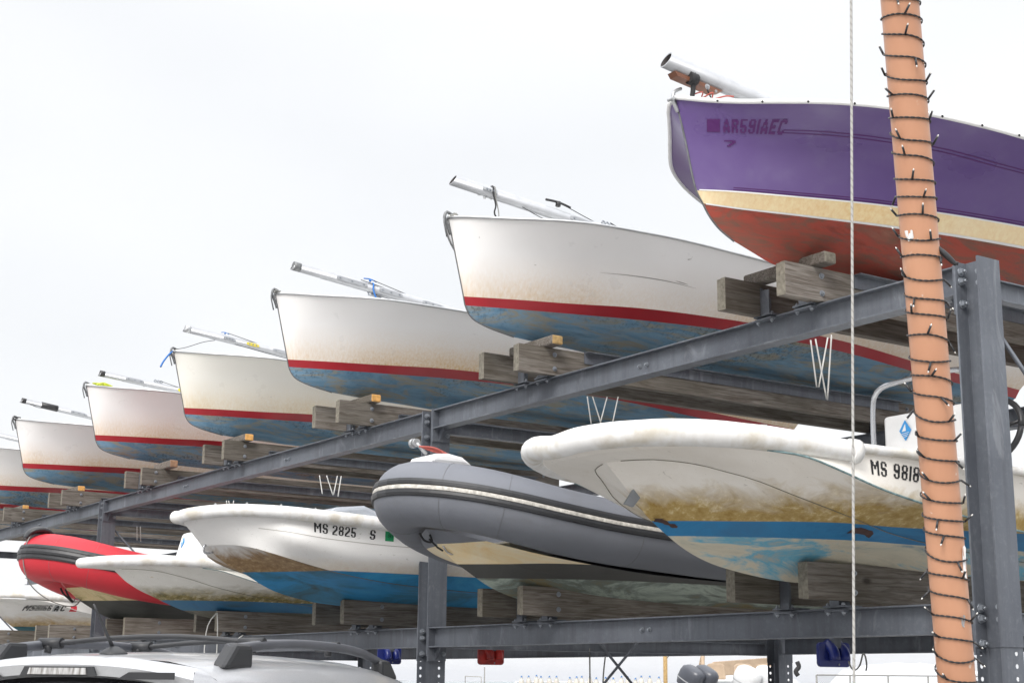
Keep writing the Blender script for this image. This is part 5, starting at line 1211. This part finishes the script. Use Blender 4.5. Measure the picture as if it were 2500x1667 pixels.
def flat_text(txt, o, ex, ey, h, m_, name, par, w_=1.):
    cu = bpy.data.curves.new('t', 'FONT'); cu.body = txt; cu.size = h; cu.offset = h*.02; cu.align_x = 'CENTER'; ob = bpy.data.objects.new('t', cu); C.objects.link(ob); bpy.context.view_layer.update()
    me = bpy.data.meshes.new_from_object(ob.evaluated_get(bpy.context.evaluated_depsgraph_get())); bpy.data.objects.remove(ob); me.name = name
    for v in me.vertices: v.co = o + ex*v.co.x*w_ + ey*v.co.y - Vector(par.location)
    me.materials.append(m_); q = bpy.data.objects.new(name, me); C.objects.link(q); q.parent = par; return q
ex_ = (T(1, 0, 0)-T(0, 0, 0)); flat_text('GRADY-WHITE', T(-.55, -.045, 1.53), ex_, EZ, .085, MAT['letter'], 'transom_lettering', cr); flat_text('GRADY-WHITE', T(2.0-.85, -.045, 1.53), ex_, EZ, .06, MAT['letter'], 'transom_lettering', cr)
TAN = simple('tan upholstery', (.40, .30, .21), .7, 0, .1)
for x0 in (-1.0, -.15, .55):
    mb = MB(); vs = T(x0, 1.6, 1.75); mb.prism([(0, 0), (.62, 0), (.60, .40), (.5, .48), (.12, .48), (.02, .4)], vs, ex_, EZ, T(0, 1, 0)-T(0, 0, 0), .16); mb.build('seat', TAN, cr, bevel=.03)
mb = MB(); mb.prism([(0, 0), (2.3, .2), (2.3, .65), (.5, .5)], T(-1.0, 3.2, 1.8), ex_, EZ, T(0, 1, 0)-T(0, 0, 0), .2); mb.build('helm_bulkhead', TAN, cr, bevel=.03)
for sx in (-1.15, 1.15):
    mb = MB(); mb.sweep([T(sx, .9, 1.7), T(sx*1.0, 1.2, 2.3), T(sx*.85, 1.7, 3.1), T(sx*.7, 2.0, 3.5)], .06, 8, n=14); mb.sweep([T(sx, 2.4, 1.8), T(sx*.9, 2.0, 2.5), T(sx*.8, 1.7, 3.0)], .045, 8, n=10); mb.sweep([T(sx, 1.15, 2.2), T(sx*.94, 2.2, 2.25)], .03, 6); mb.build('tower_leg', TAN, cr)
mb = MB(); mb.span(T(-.8, 1.2, 3.5), T(.8, 2.6, 3.56)); mb.build('hardtop', WT_, cr)
for k in range(1): 
    mb = MB(); mb.sweep([T(1.7, 1.0, 2.3), T(1.75, 1.0, 2.15), T(1.65, 1.0, 2.0), T(1.72, 1.0, 1.88)], .07, 8, n=14); mb.build('hanging_line', MAT['rope_k'], cr)
# pale boat under the dark outboards
cb2 = far(40.9, 47, 0); T2 = rot_at(cb2, 60); r2 = thing('moored_boat', 'plain white hull carrying the dark grey outboards', 'motorboat', cb2)
mb = MB()
for sg in (1, -1):
    for i in range(3): strip(mb, [T2(p.x*sg, p.y+.6, p.z-.28) for p in Gc[i]], [T2(p.x*sg, p.y+.6, p.z-.28) for p in Gc[i+1]])
strip(mb, [T2(x*1.35, .6, 1.44) for x in (-1, 0, 1)], [T2(x*1.25, .7, .7) for x in (-1, 0, 1)], sm=False); strip(mb, [T2(x*1.33, .6, 1.42) for x in (-1, 0, 1)], [T2(x*1.4, 6.2, 1.42) for x in (-1, 0, 1)], sm=False)
mb.build('hull', WT_, r2)
# shrink-wrapped boats behind a chain-link fence
def wrapped(label, az, dist, hgt, wid, ln, hd):
    b_ = far(az, dist, 0); T3 = rot_at(b_, hd); mb = MB(); n = 14; rows = []
    for j in range(n+1):
        t = j/n; k = math.sin(math.pi*min(1, .08+t*.92))**.5; y = (t-.5)*ln; row = []
        for a_, h in ((-1, .55), (-1.02, 1.45), (-.62, 1.45+(hgt-1.45)*.55), (-.2, hgt*.985), (0, hgt), (.2, hgt*.985), (.62, 1.45+(hgt-1.45)*.55), (1.02, 1.45), (1, .55)):
            row.append(T3(a_*wid*(.55+.45*k), y, h*(.8+.2*k) + .03*math.sin(j*2.1+a_*4)))
        rows.append(row)
    for i in range(n): strip(mb, rows[i], rows[i+1])
    for rw in (rows[0], rows[-1]): c = len(mb.v); mb.v += [Vector(p) for p in rw]; mb.f.append([c+i for i in range(9)]); mb.mi.append(0); mb.sm.append(False)
    a = M('shrink wrap', .3, 0, .5); a.col((.62, .635, .66)); a.bump(a.noise(1.2, 4), .2, .7)
    return setp(mb.build('wrapped_boat', a.m, None, origin=b_), label, 'covered boat', 'boats wrapped in white plastic')
wrapped('big white shrink-wrapped boat behind the fence, just right of the back post', 47.9, 68, 2.55, 1.7, 9, 15)
wrapped('white shrink-wrapped boat behind the fence, nearer the orange post', 49.6, 66, 2.35, 1.6, 8, 30)
wrapped('white shrink-wrapped boat behind the fence, right of the big post', 53.2, 66, 2.5, 1.7, 9, 60)
fn = thing('chain_link_fence', 'grey chain-link fence with a top rail before the wrapped boats', 'fence', far(47.5, 60, 0))
azs = [45.1, 46.3, 47.65, 49.05, 50.5, 52.2, 54, 56]; gm = MAT['rope_g']; zt = 1.98
for i, az in enumerate(azs):
    q = far(az, 60, 0); mb = MB(); mb.sweep([q, q+EZ*zt], .035, 8); mb.build('fence_post', gm, fn)
mb = MB(); mb.sweep([far(az, 60, zt) for az in azs], .026, 8); mb.build('top_rail', gm, fn)
a = M('chain link mesh', .6, .3); tr_ = a.t.nodes.new('ShaderNodeBsdfTransparent'); mxs = a.t.nodes.new('ShaderNodeMixShader'); out = a.t.nodes['Material Output']; a.col((.3, .31, .33))
p = a.sep(a.tc.outputs['UV'])
def lines(s1): return a.math('LESS_THAN', a.math('FRACT', a.math('MULTIPLY', a.math('ADD', p[0], a.math('MULTIPLY', p[1], s1)), 12.), 0), .13)
fac = a.math('MAXIMUM', lines(1.), lines(-1.)); a.t.links.new(fac, mxs.inputs[0]); a.t.links.new(tr_.outputs[0], mxs.inputs[1]); a.t.links.new(a.b.outputs[0], mxs.inputs[2]); a.t.links.new(mxs.outputs[0], out.inputs[0])
mb = MB(); u = 0
for i in range(len(azs)-1):
    A, B = far(azs[i], 60, .05), far(azs[i+1], 60, .05); L = (B-A).length
    mb.add([A, B, B+EZ*(zt-.06), A+EZ*(zt-.06)], [(0, 1, 2, 3)], uv=[(u, 0), (u+L, 0), (u+L, zt), (u, zt)]); u += L
mb.build('mesh_fabric', a.m, fn)
# bare saplings by the fence
def twig(mb, p, d, l, r_, dep):
    q = p + d*l + Vector((random.uniform(-.05, .05), random.uniform(-.05, .05), .02)); mb.sweep([p, (p+q)/2+Vector((random.uniform(-.03, .03),)*3), q], r_, 5, n=5)
    if dep > 0:
        for _ in range(3): twig(mb, p.lerp(q, random.uniform(.4, 1)), (d + Vector((random.uniform(-.7, .7), random.uniform(-.7, .7), random.uniform(-.2, .5)))).normalized(), l*random.uniform(.5, .75), r_*.6, dep-1)
random.seed(21)
for az, h, lab in ((50.9, .75, 'bare reddish sapling by the fence, left of the orange post'), (41.35, .62, 'bare thin bush poking up behind the dark outboards'), (49.9, .5, 'small bare twiggy bush at the fence foot')):
    q = far(az, 57, 0); r = thing('bare_shrub', lab, 'shrub', q); mb = MB()
    for k in range(4): twig(mb, q + Vector((random.uniform(-.2, .2), random.uniform(-.2, .2), 0)), Vector((random.uniform(-.25, .25), random.uniform(-.25, .25), 1)).normalized(), h, .022, 4)
    mb.build('twigs', simple('bare twig', (.20, .12, .09), .9), r)
# ---------------------------------------------------------------- lettering, stickers and marks on the hulls
def hull_of(r): return [c for c in r.children if c.name.startswith('hull')][0]
def line_on(hull, pts, wd, m_, name, parent, n=40, off=.0016, jag=0, side=1):
    hb = bmesh.new(); hb.from_mesh(hull.data); tree = BVHTree.FromBMesh(hb); mb = MB(); P = catmull([(0, s, z) for s, z in pts], n); vs = []
    for i, p in enumerate(P):
        w_ = wd*(1 + jag*noise.noise(Vector((i*.45, wd*90, 2)))) if not callable(wd) else wd(i/(n-1))
        for k in (-.5, .5):
            hit = tree.ray_cast(Vector((3*side, p.y, p.z+k*w_)), Vector((-side, 0, 0)))
            vs.append((hit[0] + hit[1]*off*(1 if hit[1].x*side > 0 else -1)) if hit[0] else Vector((.1, p.y, p.z)))
    me = bpy.data.meshes.new(name); me.from_pydata(vs, [], [(2*i, 2*i+2, 2*i+3, 2*i+1) for i in range(n-1)]); me.materials.append(m_); hb.free()
    o = bpy.data.objects.new(name, me); C.objects.link(o); o.parent = parent; return o
LT_ = MAT['letter']
text_on(bigh, 'MS', -1.270, .452, -1.168, .448, .068, LT_, 'registration_letters', parent=bigw, bold=.015)
text_on(bigh, '9818', -1.122, .447, -.947, .441, .068, LT_, 'registration_letters', parent=bigw, bold=.015)
line_on(bigh, [(-1.93, .262), (-1.89, .258), (-1.86, .245), (-1.82, .232)], .014, simple('bare primer', (.06, .03, .025), .7, 0, .3, 30), 'bare_patch', bigw, n=13, jag=.7)
line_on(bigh, [(-1.08, .232), (-1.03, .234), (-.99, .231), (-.95, .226), (-.92, .217)], .022, simple('bare primer', (.05, .022, .02), .7, 0, .3, 30), 'bare_patch', bigw, n=13, jag=.7)
text_on(m25h, 'MS', -1.415, .508, -1.314, .500, .068, LT_, 'registration_letters', parent=m25, bold=.02)
text_on(m25h, '2825', -1.280, .496, -1.102, .485, .067, LT_, 'registration_letters', parent=m25, bold=.02)
text_on(m25h, 'S', -.993, .480, -.950, .478, .066, LT_, 'registration_letters', parent=m25, bold=.02)
patch_on(m25h, [(-.870, .474), (-.801, .472), (-.808, .541), (-.877, .543)], MAT['green'], 'green_sticker', m25)
text_on(m25h, '91', -.850, .498, -.815, .496, .026, simple('dark green ink', (.0, .08, .03), .6), 'sticker_digits', parent=m25, off=.004)
line_on(m25h, [(-1.75, .530), (-1.45, .480), (-1.0, .448), (-.4, .432), (.4, .40)], .0045, simple('dark moulded crease', (.42, .40, .37), .6), 'moulding_line', m25, n=90)  # thin darker line laid along the moulded crease
text_on(farh, 'MS8166', -1.826, .405, -1.558, .404, .064, LT_, 'registration_letters', parent=farw, off=.005)
patch_on(farh, [(-1.535, .393), (-1.460, .393), (-1.460, .473), (-1.535, .473)], MAT['grey_alu'], 'letter_backing', farw)
text_on(farh, 'A', -1.518, .403, -1.472, .403, .064, LT_, 'registration_letters', parent=farw, off=.009)
text_on(farh, 'C', -1.448, .402, -1.398, .401, .064, LT_, 'registration_letters', parent=farw, off=.005)
patch_on(farh, [(-1.336, .395), (-1.254, .395), (-1.257, .465), (-1.338, .467)], MAT['redst'], 'red_sticker', farw)
pb_, pl_ = PURPLE[1], PURPLE[0]
text_on(pb_, 'AR591AEC', -2.921, .608, -2.690, .586, .058, MAT['plum'], 'registration_letters', shear=-.40, parent=pl_, off=.0035)
patch_on(pb_, [(-2.984, .614), (-2.934, .609), (-2.955, .668), (-3.002, .673)], MAT['plum'], 'square_patch', pl_)
text_on(pb_, '7', -2.896, .541, -2.850, .539, .030, MAT['plum'], 'ghost_digit', shear=-.4, parent=pl_, off=.0035)
for dz in (0, -.010): line_on(pb_, [(-2.70, .604+dz), (-2.42, .577+dz), (-2.0, .535+dz), (-1.59, .490+dz), (-.8, .45+dz), (.2, .42+dz)], .0032, MAT['plum'], 'pinstripe', pl_, n=120)
z0 = lambda s: None
for dz in (.012, .022):
    line_on(pb_, [((y-1.4)*U, (z-.383)*U+dz) for x, y, z in PC[1:-1]], .004, MAT['plum'], 'pinstripe', pl_, n=120)
line_on(pb_, [((y-1.4)*U, (z-.383)*U+.003) for x, y, z in [(0, .869, .4405)]+PC[1:-1]], .006, MAT['white_trim'], 'edge_line', pl_, n=120)
line_on(pb_, [((y-1.4)*U, (z-.383)*U-.001) for x, y, z in [(0, .877, .4295)]+PD[1:-1]], .007, MAT['white_trim'], 'edge_line', pl_, n=120)
h1 = hull_of(d1); SC = simple('hull scratch', (.30, .28, .26), .7)
line_on(h1, [(-1.72, .452), (-1.5, .443), (-1.25, .428), (-1.05, .408)], lambda t: .0036*math.sin(math.pi*t)+.0008, SC, 'scratch', d1)
line_on(h1, [(-1.22, .437), (-1.16, .429), (-1.12, .424)], lambda t: .003*math.sin(math.pi*t)+.0008, SC, 'scratch', d1)
line_on(h1, [(-1.21, .56), (-1.19, .565), (-1.185, .578)], .004, SC, 'scratch', d1, jag=.9)
# ---------------------------------------------------------------- sea haze
mb = MB(); mb.span((-9500, -6500, -3.0), (9500, 12500, 60))
a = M('sea haze'); a.t.nodes.remove(a.b); pv = a.t.nodes.new('ShaderNodeVolumePrincipled'); pv.inputs['Color'].default_value = (.93, .95, 1, 1); pv.inputs['Density'].default_value = .00015; pv.inputs['Anisotropy'].default_value = .2
a.t.links.new(pv.outputs[0], a.t.nodes['Material Output'].inputs['Volume'])
setp(mb.build('haze', a.m), kind='stuff')
